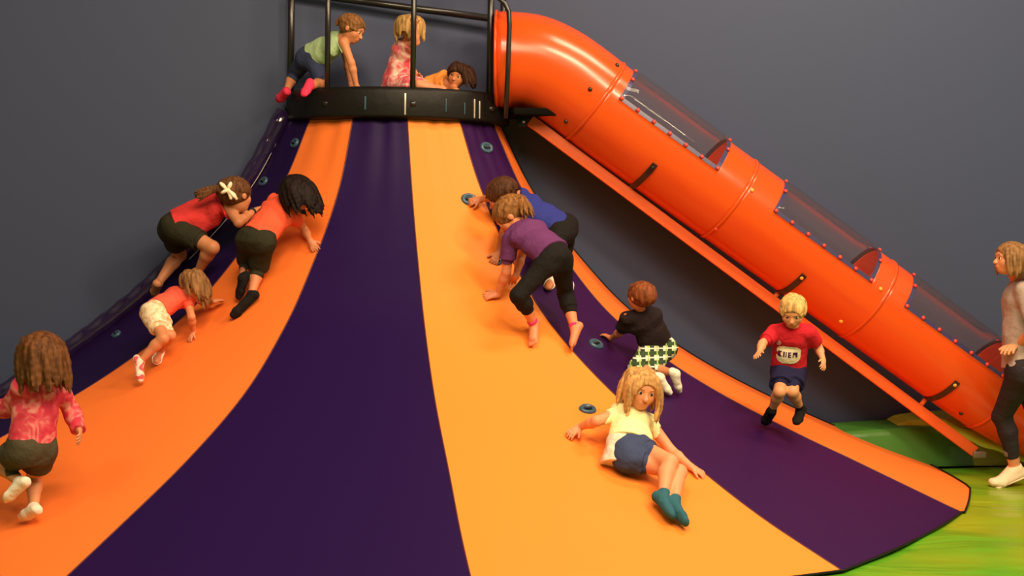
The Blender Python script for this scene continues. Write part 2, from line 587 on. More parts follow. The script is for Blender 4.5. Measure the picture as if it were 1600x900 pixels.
pd = [deg_for(512, RO-.02), deg_for(646, RO-.02), deg_for(766, RO-.02)]
post(176, RO-.02, POST_TOP, .024); post(pd[0], RO-.02, POST_TOP, .019); post(pd[1], RO-.02, POST_TOP, .019); post(pd[2], RO-.02, POST_TOP, .023)
mb = MB(); mb.tube([ring_pt(d, RO-.02, POST_TOP) for d in np.linspace(176, 4, 40)], .02, 12); mb.build('top_rail', m_steel, plat)
# the long bar behind the children
mb = MB()
pl = ring_pt(176, RO-.02, 3.395); pr = wf(.66, .12, 3.245)
mb.tube([pl, pr], .026, 12); mb.build('back_rail', m_steel, plat)
mb = MB(); pb = wf(.66, .12, 2.5); mb.tube([pb, pb + np.array([0, 0, POST_TOP-2.5])], .02, 12); mb.build('post', m_steel, plat)
# bent hoop in front of the tube mouth
hp = [at(790, 185, 10.12), at(794, 100, 10.12), at(796, 40, 10.12), at(795, 18, 10.12), at(789, 5, 10.12), at(778, -4, 10.13), at(768, -8, 10.15)]
mb = MB(); mb.tube(hp, .017, 12); mb.build('hoop_rail', m_steel, plat)
for i, (px, zl, zh) in enumerate(((571, 2.53, 2.62), (633, 2.50, 2.645), (697, 2.53, 2.62), (726, 2.52, 2.60), (741, 2.50, 2.63), (749, 2.50, 2.62))):
    d = min(np.linspace(5, 175, 681), key=lambda d: abs(proj_x(ring_pt(d, RO+.004, 2.57)) - px))
    p = ring_pt(d, RO+.006, (zl+zh)/2)
    tdir = ring_pt(d+1, RO, 2) - ring_pt(d, RO, 2); tdir /= np.linalg.norm(tdir)
    mb = MB(); mb.box(p, (.012 if i != 2 and i != 3 else .007, .006, zh-zl), np.array([tdir, np.cross([0, 0, 1], tdir), [0, 0, 1]]), .002)
    mb.build('metal_clip', m_clip if i not in (0, 2, 3) else m_hold, plat)

# ------------------------------------------------------------------ tube slide
m_tube = mat('orange_moulded_plastic', (.84, .100, .012), .24, spec=.5, coat=.2, bump=(4, .08, .02))
nt = m_tube.node_tree; pb_ = nt.nodes['Principled BSDF']; ts = nt.nodes.new('ShaderNodeBsdfTranslucent'); ts.inputs[0].default_value = (.95, .14, .015, 1)
mxt = nt.nodes.new('ShaderNodeMixShader'); mxt.inputs[0].default_value = .22
nt.links.new(pb_.outputs[0], mxt.inputs[1]); nt.links.new(ts.outputs[0], mxt.inputs[2]); nt.links.new(mxt.outputs[0], nt.nodes['Material Output'].inputs[0])
m_flange = mat('blue_violet_flange', (.035, .045, .16), .3, spec=.5)
m_bolt = mat('red_bolt_cap', (.75, .05, .03), .35)
m_ybolt = mat('yellow_bolt_cap', (.9, .35, .05), .35)
m_dark = mat('dark_bolt', (.02, .012, .01), .4)
m_beam = mat('orange_painted_steel', (.80, .125, .022), .5)
m_clear = bpy.data.materials.new('clear_plastic'); m_clear.use_nodes = True
nt = m_clear.node_tree
for nn in list(nt.nodes): nt.nodes.remove(nn)
out = nt.nodes.new('ShaderNodeOutputMaterial'); tr = nt.nodes.new('ShaderNodeBsdfTransparent'); gl = nt.nodes.new('ShaderNodeBsdfGlossy')
tr.inputs[0].default_value = (.93, .88, .87, 1); gl.inputs['Roughness'].default_value = .05
df = nt.nodes.new('ShaderNodeBsdfDiffuse'); df.inputs[0].default_value = (.5, .38, .34, 1)
mx0 = nt.nodes.new('ShaderNodeMixShader'); mx0.inputs[0].default_value = .035
nt.links.new(tr.outputs[0], mx0.inputs[1]); nt.links.new(df.outputs[0], mx0.inputs[2])
fr = nt.nodes.new('ShaderNodeFresnel'); fr.inputs[0].default_value = 1.22
mx = nt.nodes.new('ShaderNodeMixShader')
mn = nt.nodes.new('ShaderNodeMath'); mn.operation = 'MINIMUM'; mn.inputs[1].default_value = .30; nt.links.new(fr.outputs[0], mn.inputs[0]); nt.links.new(mn.outputs[0], mx.inputs[0]); nt.links.new(mx0.outputs[0], mx.inputs[1]); nt.links.new(gl.outputs[0], mx.inputs[2]); nt.links.new(mx.outputs[0], out.inputs[0])

TY = 10.5
SC = FPX/TY
TR = .334
def ty(px): return TY + max(0.0, (px-800)/800)*.46
cpx = [(774, 93), (800, 93.5), (833, 98), (870, 115), (905, 139), (945, 170)]
c0 = at(945, 170, ty(945)); c1 = at(1514, 583, ty(1514))
TD = (c1-c0); LEN = np.linalg.norm(TD); TD /= LEN
path = []
def catmull(P, n=8):
    out = []
    for i in range(len(P)-1):
        p0 = P[max(i-1, 0)]; p1 = P[i]; p2 = P[i+1]; p3 = P[min(i+2, len(P)-1)]
        for k in range(n):
            t = k/n
            out.append(.5*((2*p1) + (-p0+p2)*t + (2*p0-5*p1+4*p2-p3)*t*t + (-p0+3*p1-3*p2+p3)*t**3))
    out.append(P[-1]); return out
elbow = catmull([at(a, b, ty(a)) for a, b in cpx] + [c0 + TD*.2], 10)[:-10]   # ends at c0
straight = [c0 + TD*s for s in np.arange(0, LEN, .02)]
tailc = catmull([c1 - TD*.3, c1, at(1562, 615, ty(1562)), at(1622, 646, ty(1622)), at(1700, 672, ty(1700)), at(1730, 680, ty(1730))], 10)[10:-9]
PATH = elbow[:-1] + straight + tailc
PATH = np.array(PATH)
ARC0 = len(elbow) - 1   # index of c0
SL = np.concatenate([[0], np.cumsum(np.linalg.norm(np.diff(PATH, axis=0), axis=1))])
S_C0 = SL[ARC0]
TAN = np.gradient(PATH, axis=0); TAN /= np.linalg.norm(TAN, axis=1)[:, None]
VV = np.array([0, -1.0, 0])
def vv(T, U):
    v = np.cross(T, U); return v if v[1] < 0 else -v
def frame(i):
    T = TAN[i]; U = np.array([0, 0, 1.0]) - T*T[2]
    return PATH[i], T, U/np.linalg.norm(U)
def fr_at(s):
    """frame at metres past the start of the straight run"""
    x = s + S_C0
    P = np.array([np.interp(x, SL, PATH[:, k]) for k in range(3)]); i = int(np.clip(np.searchsorted(SL, x), 0, len(SL)-1))
    T = TAN[i]; U = np.array([0, 0, 1.0]) - T*T[2]
    return P, T, U/np.linalg.norm(U)
def tp(s, deg, r=TR):
    P, T, U = fr_at(s); a = R(deg)
    return P + r*(math.cos(a)*U + math.sin(a)*vv(T, U))


def stn(d):
    f = d/703.1; ya, yb = ty(945), ty(1514)
    return f*ya/(yb + f*(ya-yb))*LEN if f < 1 else LEN + (d-703.1)/SC
WIN = [(stn(1), stn(186)), (stn(289), stn(474)), (stn(535), stn(724))]
WA = 80
tube = empty('tube_slide', tuple(at(1560, 700, ty(1560))), 'long orange tube slide with clear roof windows beside the blue wall', 'slide')
tube['_wl'] = tuple(float(c) for c in tube.location)


def shell(s0, s1, r_out, thick, a0=0, a1=360, ds=.03, na=72, win=None):
    """curved wall piece between two stations; skips the window openings"""
    ss = list(np.arange(s0, s1, ds)) + [s1]
    if win:
        for a, b in win:
            for c in (a, b):
                if s0 < c < s1: ss.append(c)
    ss = sorted(set(round(x, 5) for x in ss))
    full = abs(a1-a0) >= 360
    an = list(np.linspace(a0, a1, na + 1))
    if win: an = sorted(set([round(a, 4) for a in an] + [WA, 360-WA]))
    if full: an = an[:-1]
    V, F = [], []
    A = len(an)
    for rr in (r_out, r_out-thick):
        for s in ss:
            P, T, U = fr_at(s)
            for d in an:
                a = R(d); V.append(P + rr*(math.cos(a)*U + math.sin(a)*vv(T, U)))
    n = len(ss)*A
    keep = {}
    for i in range(len(ss)-1):
        for k in range(A if full else A-1):
            k2 = (k+1) % A
            mid_a = (an[k] + (an[k2] if k2 else 360))/2; mid_s = (ss[i]+ss[i+1])/2
            if win and any(a < mid_s < b for a, b in win) and (mid_a < WA or mid_a > 360-WA): continue
            keep[(i, k)] = 1
            q = (i*A+k, i*A+k2, (i+1)*A+k2, (i+1)*A+k)
            F.append(q); F.append(tuple(n+x for x in q[::-1]))
    for (i, k) in keep:
        k2 = (k+1) % A
        if (i-1, k) not in keep: F.append((i*A+k, i*A+k2, n+i*A+k2, n+i*A+k)[::-1])
        if (i+1, k) not in keep: F.append(((i+1)*A+k, (i+1)*A+k2, n+(i+1)*A+k2, n+(i+1)*A+k))
        kl = (k-1) % A if full else k-1
        kr = (k+1) % A if full else k+1
        if (i, kl) not in keep: F.append((i*A+k, (i+1)*A+k, n+(i+1)*A+k, n+i*A+k)[::-1])
        if (i, kr) not in keep: F.append((i*A+k2, (i+1)*A+k2, n+(i+1)*A+k2, n+i*A+k2))
    return V, F


S_START = -S_C0; S_END = SL[-1] - S_C0
cuts = [S_START + .02, -.09, stn(237), stn(503), stn(748), S_END]
for i in range(5):
    V, F = shell(cuts[i], cuts[i+1], TR, .009, win=WIN)
    mesh_obj('tube_section', V, F, m_tube, tube)
for c in cuts[1:-1]:
    V, F = shell(c-.012, c+.012, TR+.007, .014, ds=.012)
    mesh_obj('joint_collar', V, F, m_tube, tube)
# mouth flange
V, F = shell(S_START, S_START+.02, TR+.012, .03, ds=.01); mesh_obj('mouth_flange', V, F, m_tube, tube)
for i, (a, b) in enumerate(WIN):
    V, F = shell(a, b, TR+.004, .003, -WA, WA, ds=.03, na=40)
    V2, F2 = [], []
    # dome: bulges a little above the tube
    ss = np.linspace(a, b, 28); an = np.linspace(-WA, WA, 41)
    for s in ss:
        for d in an:
            e = min(s-a, b-s)/.06; e2 = (WA-abs(d))/14
            t = max(0, min(1, e, e2)); t = t*t*(3-2*t)
            V2.append(tp(s, d, TR + .005 + .014*t))
    wd = mesh_obj('clear_window', V2, quads(28, 41), m_clear, tube)
    # flange: border strips under the dome's edge
    bw = .030; bdeg = math.degrees(bw/TR)
    mb = MB()
    for (s0, s1, d0, d1) in ((a, b, WA-bdeg, WA), (a, b, -WA, -WA+bdeg), (a, a+bw, -WA, WA), (b-bw, b, -WA, WA)):
        ns, na = max(2, int((s1-s0)/.05)+2), max(2, int(abs(d1-d0)/5)+2)
        Vv = [tp(s, d, TR-.001) for s in np.linspace(s0, s1, ns) for d in np.linspace(d0, d1, na)]
        mb.add(Vv, quads(ns, na))
    fl = mb.build('window_flange', m_flange, wd)
    nb = 7
    spots = [(s, d) for s in np.linspace(a+.015, b-.015, nb) for d in (WA-2.5, -WA+2.5)] + [(s, d) for s in (a+.012, b-.012) for d in (-45, -15, 15, 45)]
    for s, d in spots:
        P = tp(s, d, TR+.010); n = P - tp(s, d, 0); ax = basis(n)
        mb = MB(); mb.ball(P, (.015, .015, .011), ax, 10, 6); mb.build('bolt', m_bolt, wd)
# small bolt heads along the tube, bracket straps, and the beam below
for px, py, m in ((877, 192, m_dark), (910, 146, m_dark), (1156, 299, m_ybolt), (1107, 357, m_bolt), (1300, 499, m_ybolt), (1350, 448, m_ybolt), (1550, 591, m_dark), (1489, 642, m_dark), (955, 107, m_dark)):
    P = at(px, py, ty(px)); best = min(((np.linalg.norm(P - fr_at(s)[0]), s) for s in np.arange(S_START+.05, S_END-.05, .01)))
    s = best[1]; Pc, T, U = fr_at(s); c = float((P-Pc) @ U)/TR; d = math.degrees(math.acos(max(-.99, min(.99, c))))
    Q = tp(s, d, TR+.003); ax = basis(Q-Pc); mb = MB(); mb.ball(Q, (.016, .016, .012), ax, 10, 6); mb.build('bolt_head', m, tube)
b0, b1 = at(828, 188, ty(828)+.02), at(1522, 705, ty(1522)+.02)
bd = (b1-b0); bl = np.linalg.norm(bd); bd /= bl
mb = MB(); mb.box((b0+b1)/2, (bl, .07, .080), np.array([bd, [0, 1, 0], np.cross(bd, [0, 1, 0])]), .006); mb.build('support_beam', m_beam, tube)
mb = MB(); mb.box(at(816, 189, TY), (.07, .09, .09), None, .008); o = mb.build('beam_bracket', m_black, tube)
mb = MB(); mb.ball(at(818, 190, TY-.05), .012); mb.build('bolt', m_clip, o)
mb = MB(); mb.box(b1 + np.array([.03, 0, -.02]), (.10, .10, .05), None, .01)
mb.build('beam_foot', mat('dull_metal', (.25, .2, .15), .5, metal=.5), tube)
for j, sm in enumerate((103, 385, 670)):
    s = stn(sm); d0 = (117, 120, 116)[j]
    ds = np.linspace(d0, 178, 12); hw = .021
    V = []
    for rr in (TR+.012, TR+.002):
        for q in ds:
            for t in (-hw, hw): V.append(tp(s+t, q, rr))
    n = 24; F = []
    for i in range(11):
        F += [(2*i, 2*i+1, 2*i+3, 2*i+2), (n+2*i, n+2*i+2, n+2*i+3, n+2*i+1), (2*i, 2*i+2, n+2*i+2, n+2*i), (2*i+1, n+2*i+1, n+2*i+3, 2*i+3)]
    F += [(0, n, n+1, 1), (22, 23, n+23, n+22)]
    st = mesh_obj('bracket_strap', V, F, m_dark, tube, False)
    Q = tp(s, d0+5, TR+.013); mb = MB(); mb.ball(Q, (.014, .014, .010), basis(Q-fr_at(s)[0]), 10, 6); mb.build('bolt', m_ybolt if j else m_dark, st)
    e = tp(s, 180, TR+.005); tgt = b0 + bd*((e-b0) @ bd); mb = MB(); mb.tube([e, tgt], .018, 8); mb.build('bracket_post', m_beam, st)

# ------------------------------------------------------------------ soft floor cushions along the wall
m_pad = mat('leaf_green_vinyl', (.055, .20, .028), .35, spec=.5, coat=.2, bump=(5, .3, .03))
m_padl = mat('lime_vinyl', (.42, .50, .03), .35, spec=.5, coat=.2, bump=(5, .3, .03))


def cushion(name, u0, u1, n0, n1, hgt, m, label, seed, inset=.12):
    V = []; NU_, NN = 40, 18
    rg = np.random.RandomState(seed); ph = rg.rand(4)*6
    for i in range(NU_+1):
        for j in range(NN+1):
            a, b = i/NU_, j/NN
            e = min(1, min(a, 1-a)/inset, min(b, 1-b)/inset); e = max(e, 0)
            z = (1-(1-e)**2)**.5
            crest = .72 + .28*math.sin(PI*min(1, a*1.05))**.6 * (.9 + .1*math.sin(a*7+ph[0]))
            V.append(wf(u0+(u1-u0)*a, n0+(n1-n0)*b + .03*math.sin(a*5+ph[1])*b, max(.0, hgt*crest*z - .05*b) - .01*(e == 0)))
    n = len(V); F = quads(NU_+1, NN+1)
    o = mesh_obj(name, V, F, m); tag(o, label, 'cushion'); return o


cushion('floor_cushion', 2.95, 4.60, .02, .29, .34, m_pad, 'dark green floor cushion against the wall behind the foot of the orange beam', 2)
cushion('floor_cushion', 3.55, 5.6, .03, .24, .42, m_padl, 'lime green cushion against the wall, peeping out behind the dark green cushion', 5)
# folded edge of the lime mat under the tube's end
def draped(name, ctrl, wid, m, label):
    V = []; C_ = [np.array(q, float) for q in ctrl]; L_ = catmull(C_, 8); n = len(L_)
    for i, p in enumerate(L_):
        t = i/(n-1); hw = wid*(math.sin(PI*(.06+.88*t))**.6)
        for j in range(9):
            b_ = j/8*2-1
            V.append(p + NW*(b_*hw) + np.array([0, 0, .035*(1-b_*b_) - .06*max(0, b_)**2 + .008*math.sin(t*21+b_*3)]))
    o = mesh_obj(name, V, quads(n, 9), m); sd = o.modifiers.new('thickness', 'SOLIDIFY'); sd.thickness = .02; sd.offset = -1
    return tag(o, label, 'mat')
draped('leaf_mat', [wf(3.98, .40, .34), wf(4.22, .42, .26), wf(4.5, .46, .16), wf(4.85, .5, .03)], .10, m_padl, 'lime green leaf-shaped mat folded under the low end of the orange tube')


# ------------------------------------------------------------------ figures: implicit surfaces -> one mesh
class Field:
    def __init__(self, prims_bounds, vox):
        lo, hi = prims_bounds
        self.vox = vox; self.lo = np.array(lo) - 3*vox
        self.n = np.ceil((np.array(hi) + 3*vox - self.lo)/vox).astype(int) + 1
        self.D = np.full(self.n, 1.0, np.float32)

    def win(self, lo, hi):
        a = np.maximum(((np.array(lo) - self.lo)/self.vox).astype(int) - 1, 0)
        b = np.minimum(((np.array(hi) - self.lo)/self.vox).astype(int) + 2, self.n)
        if (b <= a).any(): return None, None
        g = [self.lo[k] + self.vox*np.arange(a[k], b[k]) for k in range(3)]
        X = np.stack(np.meshgrid(*g, indexing='ij'), -1).astype(np.float32)
        return tuple(slice(a[k], b[k]) for k in range(3)), X


class Cap:
    """tapered capsule, optionally stretched across ax by factor s, optionally cut flat at either end"""
    def __init__(s, a, b, ra, rb, ax=None, st=1.0, cuta=False, cutb=False, k=None, op='u'):
        s.a, s.b = np.array(a, float), np.array(b, float); s.ra, s.rb = ra, rb; s.ax = None if ax is None else np.array(ax, float)
        s.st = st; s.cuta, s.cutb, s.k, s.op = cuta, cutb, k, op
        m = max(ra, rb)*max(1, st)
        s.lo = np.minimum(s.a, s.b) - m; s.hi = np.maximum(s.a, s.b) + m

    def ev(s, X):
        r = X - s.a; d = s.b - s.a
        if s.ax is not None:
            r = r + (r @ s.ax)[..., None]*s.ax*(1/s.st - 1); d = d + (d @ s.ax)*s.ax*(1/s.st - 1)
        L2 = float(d @ d) + 1e-12
        t = np.clip((r @ d)/L2, 0, 1)
        q = r - t[..., None]*d
        D = np.sqrt((q*q).sum(-1)) - (s.ra + (s.rb - s.ra)*t)
        if s.cuta or s.cutb:
            dd = s.b - s.a; L = np.linalg.norm(dd); dd = dd/L; pr = (X - s.a) @ dd
            if s.cutb: D = np.maximum(D, pr - L)
            if s.cuta: D = np.maximum(D, -pr)
        return D


class Ell:
    def __init__(s, c, rad, fr, k=None, op='u'):
        s.c, s.r, s.fr, s.k, s.op = np.array(c, float), np.array(rad, float), np.array(fr, float), k, op
        m = max(rad); s.lo, s.hi = s.c - m, s.c + m

    def ev(s, X):
        p = (X - s.c) @ s.fr.T/s.r
        q = np.sqrt((p*p).sum(-1)) + 1e-9
        return (q - 1)*min(s.r)*.5 + (q-1)*q/np.sqrt(((p/s.r)**2).sum(-1) + 1e-9)*.5


def surface(prims, vox, k=.02, planes=(), wrinkle=None, seed=0, under=None, off=.006):
    us = [p for p in prims if p.op == 'u']
    lo = np.min([p.lo for p in us], 0) - .01; hi = np.max([p.hi for p in us], 0) + .01
    fl = Field((lo, hi), vox)
    for p in prims:
        kk = p.k if p.k is not None else k
        sl, X = fl.win(p.lo - kk - 3*vox, p.hi + kk + 3*vox)
        if sl is None: continue
        d = p.ev(X).astype(np.float32); D = fl.D[sl]
        if p.op == 'u':
            h = np.clip(.5 + .5*(D - d)/kk, 0, 1); fl.D[sl] = D*(1-h) + d*h - kk*h*(1-h)
        else:
            h = np.clip(.5 - .5*(D + d)/kk, 0, 1); fl.D[sl] = D*(1-h) + (-d)*h + kk*h*(1-h)
    D = fl.D
    if under:
        B = Field((lo, hi), vox)
        for p in under:
            kk = p.k if p.k is not None else .02
            sl, X = B.win(p.lo - kk - 3*vox - .02, p.hi + kk + 3*vox + .02)
            if sl is None: continue
            d = p.ev(X).astype(np.float32); E_ = B.D[sl]; h = np.clip(.5 + .5*(E_ - d)/kk, 0, 1); B.D[sl] = E_*(1-h) + d*h - kk*h*(1-h)
        D = np.minimum(D, np.maximum(B.D - off, D - .026))
    g = [fl.lo[q] + vox*np.arange(fl.n[q]) for q in range(3)]
    if wrinkle:
        amp, fq = wrinkle
        rg = np.random.RandomState(seed); W = 0
        for q in range(4):
            f = rg.randn(3)*fq; f2 = rg.randn(3)*fq*.4; ph = rg.rand(2)*6
            a = (g[0][:, None, None]*f[0] + g[1][None, :, None]*f[1] + g[2][None, None, :]*f[2] + ph[0])
            b = (g[0][:, None, None]*f2[0] + g[1][None, :, None]*f2[1] + g[2][None, None, :]*f2[2] + ph[1])
            W = W + np.sin(a + 1.7*np.sin(b))
        D = D + (W*amp/2).astype(np.float32)
    for P, N in planes:
        N = np.array(N, float); N /= np.linalg.norm(N)
        d = (g[0][:, None, None]-P[0])*N[0] + (g[1][None, :, None]-P[1])*N[1] + (g[2][None, None, :]-P[2])*N[2]
        D = np.maximum(D, d.astype(np.float32))
    return nets(D, fl.lo, vox)


def nets(D, lo, vox):
    S = D < 0
    n = D.shape
    c = S[:-1, :-1, :-1].astype(np.int8)*0
    for dx in (0, 1):
        for dy in (0, 1):
            for dz in (0, 1):
                c = c + S[dx:n[0]-1+dx, dy:n[1]-1+dy, dz:n[2]-1+dz]
    act = (c > 0) & (c < 8)
    idx = np.argwhere(act)
    ids = np.full(act.shape, -1, np.int32); ids[act] = np.arange(len(idx))
    acc = np.zeros((len(idx), 3)); cnt = np.zeros(len(idx))
    corners = [(x, y, z) for x in (0, 1) for y in (0, 1) for z in (0, 1)]
    for i, a in enumerate(corners):
        for ax in range(3):
            if a[ax] == 0:
                b = list(a); b[ax] = 1
                da = D[idx[:, 0]+a[0], idx[:, 1]+a[1], idx[:, 2]+a[2]]; db = D[idx[:, 0]+b[0], idx[:, 1]+b[1], idx[:, 2]+b[2]]
                m = (da < 0) != (db < 0)
                t = np.where(m, da/(da - db + 1e-20), 0)
                p = np.array(a)[None, :] + np.zeros((len(idx), 3)); p[:, ax] += t
                acc[m] += p[m]; cnt[m] += 1
    V = lo + vox*(idx + acc/cnt[:, None])
    F = []
    for ax in range(3):
        o1, o2 = [(1, 2), (2, 0), (0, 1)][ax]
        a = [slice(None)]*3; b = [slice(None)]*3
        a[ax] = slice(0, n[ax]-1); b[ax] = slice(1, n[ax])
        e = S[tuple(a)] != S[tuple(b)]
        E_ = np.argwhere(e)
        ok = (E_[:, o1] > 0) & (E_[:, o2] > 0) & (E_[:, o1] < n[o1]-1) & (E_[:, o2] < n[o2]-1)
        E_ = E_[ok]
        ins = S[E_[:, 0], E_[:, 1], E_[:, 2]]
        q = []
        for s1, s2 in ((-1, -1), (0, -1), (0, 0), (-1, 0)):
            c_ = E_.copy(); c_[:, o1] += s1; c_[:, o2] += s2; q.append(ids[c_[:, 0], c_[:, 1], c_[:, 2]])
        Q = np.stack(q, 1)
        Q[~ins] = Q[~ins][:, ::-1]
        F.append(Q)
    F = np.concatenate(F); F = F[(F >= 0).all(1)]
    # light smoothing
    for lam in (.5, .5):
        s = np.zeros_like(V); k = np.zeros(len(V))
        for i in range(4):
            for j in ((i+1) % 4, (i-1) % 4):
                s += np.stack([np.bincount(F[:, i], V[F[:, j], q], len(V)) for q in range(3)], 1); k += np.bincount(F[:, i], minlength=len(V))
        V = V*(1-lam) + lam*s/np.maximum(k, 1)[:, None]
    return V, F


def nrm(v):
    v = np.array(v, float); return v/(np.linalg.norm(v) + 1e-12)


def lerp(a, b, t): return np.array(a, float)*(1-t) + np.array(b, float)*t


def two_bone(a, c, l1, l2, hint):
    """keeps the middle joint; used only to tidy extreme lengths"""
    return hint


def make_figure(name, key, label, look, up=(0, 0, 1), skin=(.62, .27, .13), adult=False, hair=None, shirt=None, pants=None, foot=None, extra=None, hands=None, group=None, bare_toes=False, vox=None):
    h, J = POSES[key]
    J = {k: np.array(v) for k, v in J.items()}
    A = adult
    vox = vox or (.0058 if A else .0044)
    P, N, H = J['P'], J['N'], J['H']
    sp = nrm(N-P)
    rt = nrm((J['SR']-J['SL'])); rt = nrm(rt - sp*(rt @ sp))
    rh = nrm((J['hR']-J['hL'])); rh = nrm(rh - sp*(rh @ sp))
    fw = np.cross(sp, rt)
    # fixed shoulder and hip widths
    mS = (J['SR']+J['SL'])/2; mh = (J['hR']+J['hL'])/2
    hh = h*(.97 if A else 1)
    lk = nrm(look); u_ = nrm(np.array(up, float) - lk*(np.array(up) @ lk)); rtH = np.cross(lk, u_)   # head frame: right, forward, up
    HF = np.array([rtH, lk, u_])
    hs = h*(.132 if A else .195)/2           # half head height
    if A: hs *= .93
    body = []
    # torso
    def torso(inf, kk=None):
        c1 = lerp(P, N, .42); c2 = lerp(P, N, .80); rm = nrm(rt+rh)
        bel = lerp(P, N, .18)
        return [Cap(lerp(P, N, -.02), c1, .062*hh+inf, .058*hh+inf, rm, 1.35, k=kk), Cap(c1, c2, .060*hh+inf, .060*hh+inf, rt, 1.42, k=kk),
                Cap(c2, lerp(P, N, .92), .060*hh+inf, .040*hh+inf, rt, 1.7, k=kk),
                Cap(J['SR'], mS, .033*hh+inf*.7, .045*hh+inf, k=kk), Cap(J['SL'], mS, .033*hh+inf*.7, .045*hh+inf, k=kk)]
    def hips(inf):
        return [Cap(J['hR'], J['hL'], .064*hh+inf, .064*hh+inf), Cap(P, lerp(P, N, .25), .062*hh+inf, .058*hh+inf, rh, 1.32)]
    def arm(s, inf, f=1.0, cut=False, kk=None, loose=0):
        S, E, W = J['S'+s], J['E'+s], J['W'+s]
        r0, r1, r2, r3 = .033*hh, .025*hh, .026*hh, .0165*hh
        if f <= .5:
            t = f*2; return [Cap(S, lerp(S, E, t), r0+inf, r0+(r1-r0)*t+inf+loose, cutb=cut, k=kk)]
        out = [Cap(S, E, r0+inf, r1+inf, k=kk)]
        t = (f-.5)*2
        M_ = lerp(E, W, .3)
        if t <= .3: out.append(Cap(E, lerp(E, W, t), r1+inf, r2+inf+loose, cutb=cut, k=kk))
        else:
            out += [Cap(E, M_, r1+inf, r2+inf, k=kk), Cap(M_, lerp(E, W, t), r2+inf, r2+(r3-r2)*(t-.3)/.7+inf+loose, cutb=cut, k=kk)]
        return out
    def leg(s, inf, f=1.0, cut=False, kk=None, loose=0, f0=0):
        Hh, K, An = J['h'+s], J['K'+s], J['A'+s]
        r0, r1, r2, r3 = (.056*hh, .037*hh, .037*hh, .0215*hh) if not A else (.056*hh, .034*hh, .034*hh, .021*hh)
        if f <= .5:
            t = f*2; return [Cap(Hh, lerp(Hh, K, t), r0+inf, r0+(r1-r0)*t+inf+loose, cutb=cut, k=kk)]
        out = [Cap(Hh, K, r0+inf, r1+inf, k=kk)]; t = (f-.5)*2
        bk = nrm(np.cross(nrm(K-Hh), nrm(An-K))); cal = nrm(np.cross(nrm(An-K), bk))
        bend = nrm(lerp(Hh, An, .5) - K); M_ = lerp(K, An, .28) + bend*.010*hh
        if t <= .28: out.append(Cap(K, lerp(K, M_, t/.28), r1+inf, r2+inf+loose, cutb=cut, k=kk))
        else: out += [Cap(K, M_, r1+inf, r2+inf, k=kk), Cap(M_, lerp(M_, An, (t-.28)/.72), r2+inf, r2+(r3-r2)*(t-.28)/.72+inf+loose, cutb=cut, k=kk)]
        return out
    def footp(s, inf, toes=False):
        K, An, T = J['K'+s], J['A'+s], J['T'+s]
        fd = nrm(T-An); sh = nrm(An-K)
        dn = sh - fd*(sh @ fd)
        dn = nrm(dn) if np.linalg.norm(dn) > .25 else None
        n_, hgt = surf_n(T)
        if A: dn, fd = np.array([0, 0, -1.0]), nrm(fd*np.array([1, 1, .15]))
        if dn is None or (hgt < .12 and not A and key not in ('teal', 'pinkdress', 'small') and not key in ('lying',) and (dn @ -n_) < -.3): dn = nrm(-n_ + fd*(n_ @ fd))
        L = np.linalg.norm(T-An)
        heel = An + dn*.020*hh - fd*.022*hh
        ball = T - fd*.045*hh + dn*.004*hh
        sd = np.cross(fd, dn)
        out = [Cap(An, heel, .0225*hh+inf, .021*hh+inf, k=.012), Cap(heel, ball, .020*hh+inf, .0185*hh+inf, sd, 1.25, k=.012), Cap(An, ball, .021*hh+inf, .0165*hh+inf, sd, 1.25, k=.012)]
        if toes:
            for q in range(5):
                off = sd*(q-2)*.0105*hh; ln = (.036, .034, .031, .028, .024)[q if s == 'R' else q]*hh
                b_ = ball + off*.9
                out.append(Cap(b_, b_ + fd*ln, .0085*hh+inf, .0065*hh+inf, k=.003))
        else:
            out.append(Cap(ball, T - fd*.012*hh, .0185*hh+inf, .0135*hh+inf, sd, 1.5, k=.012))
        return out
    def hand(s):
        E, W, Fg = J['E'+s], J['W'+s], J['F'+s]
        d = nrm(Fg-W); L = .098*hh
        o = (hands or {}).get(s, {})
        n_, hgt = surf_n(W)
        if 'n' in o: pn = np.array(o['n'], float)
        elif hgt < .15 and not A and key not in ('teal', 'pinkdress', 'small'): pn = -n_
        elif key in ('teal', 'small'): pn = np.array([0, 0, -1.0])
        else: pn = nrm(np.cross(d, fw)) * (1 if s == 'R' else -1); pn = nrm(P - W)
        pn = nrm(pn - d*(pn @ d))
        sd = np.cross(d, pn)*(1 if s == 'R' else -1)   # towards the thumb
        curl = o.get('curl', .35)
        out = [Cap(W, W + d*.020*hh, .0155*hh, .0135*hh, sd, 1.25, k=.010), Cap(W + d*.018*hh, W + d*.044*hh, .0115*hh, .0105*hh, sd, 1.9, k=.010)]
        lens = (.040, .044, .041, .033); 
        for q in range(4):
            off = (1.5-q)
            b_ = W + d*(.046*hh) + sd*off*.0118*hh
            dd = nrm(d + sd*off*.10); seg = lens[q]*hh/3*1.05; p = b_; a = curl*.5
            pts = [p - dd*.012*hh]
            for t in range(3):
                dr = dd*math.cos(a) + pn*math.sin(a); p = p + dr*seg; pts.append(p); a += curl
            rr = (.0070*hh, .0066*hh, .0060*hh, .0053*hh)
            for t in range(3): out.append(Cap(pts[t], pts[t+1], rr[t], rr[t+1], k=.0025))
        b_ = W + d*.016*hh + sd*.014*hh
        d1 = nrm(d*.75 + sd*.75 + pn*.15); p1 = b_ + d1*.026*hh; d2 = nrm(d1 + d*.5 + pn*(.2+curl*.4)); p2 = p1 + d2*.022*hh
        out += [Cap(b_, p1, .0095*hh, .0078*hh, k=.006), Cap(p1, p2, .0078*hh, .0062*hh, k=.003)]
        return out
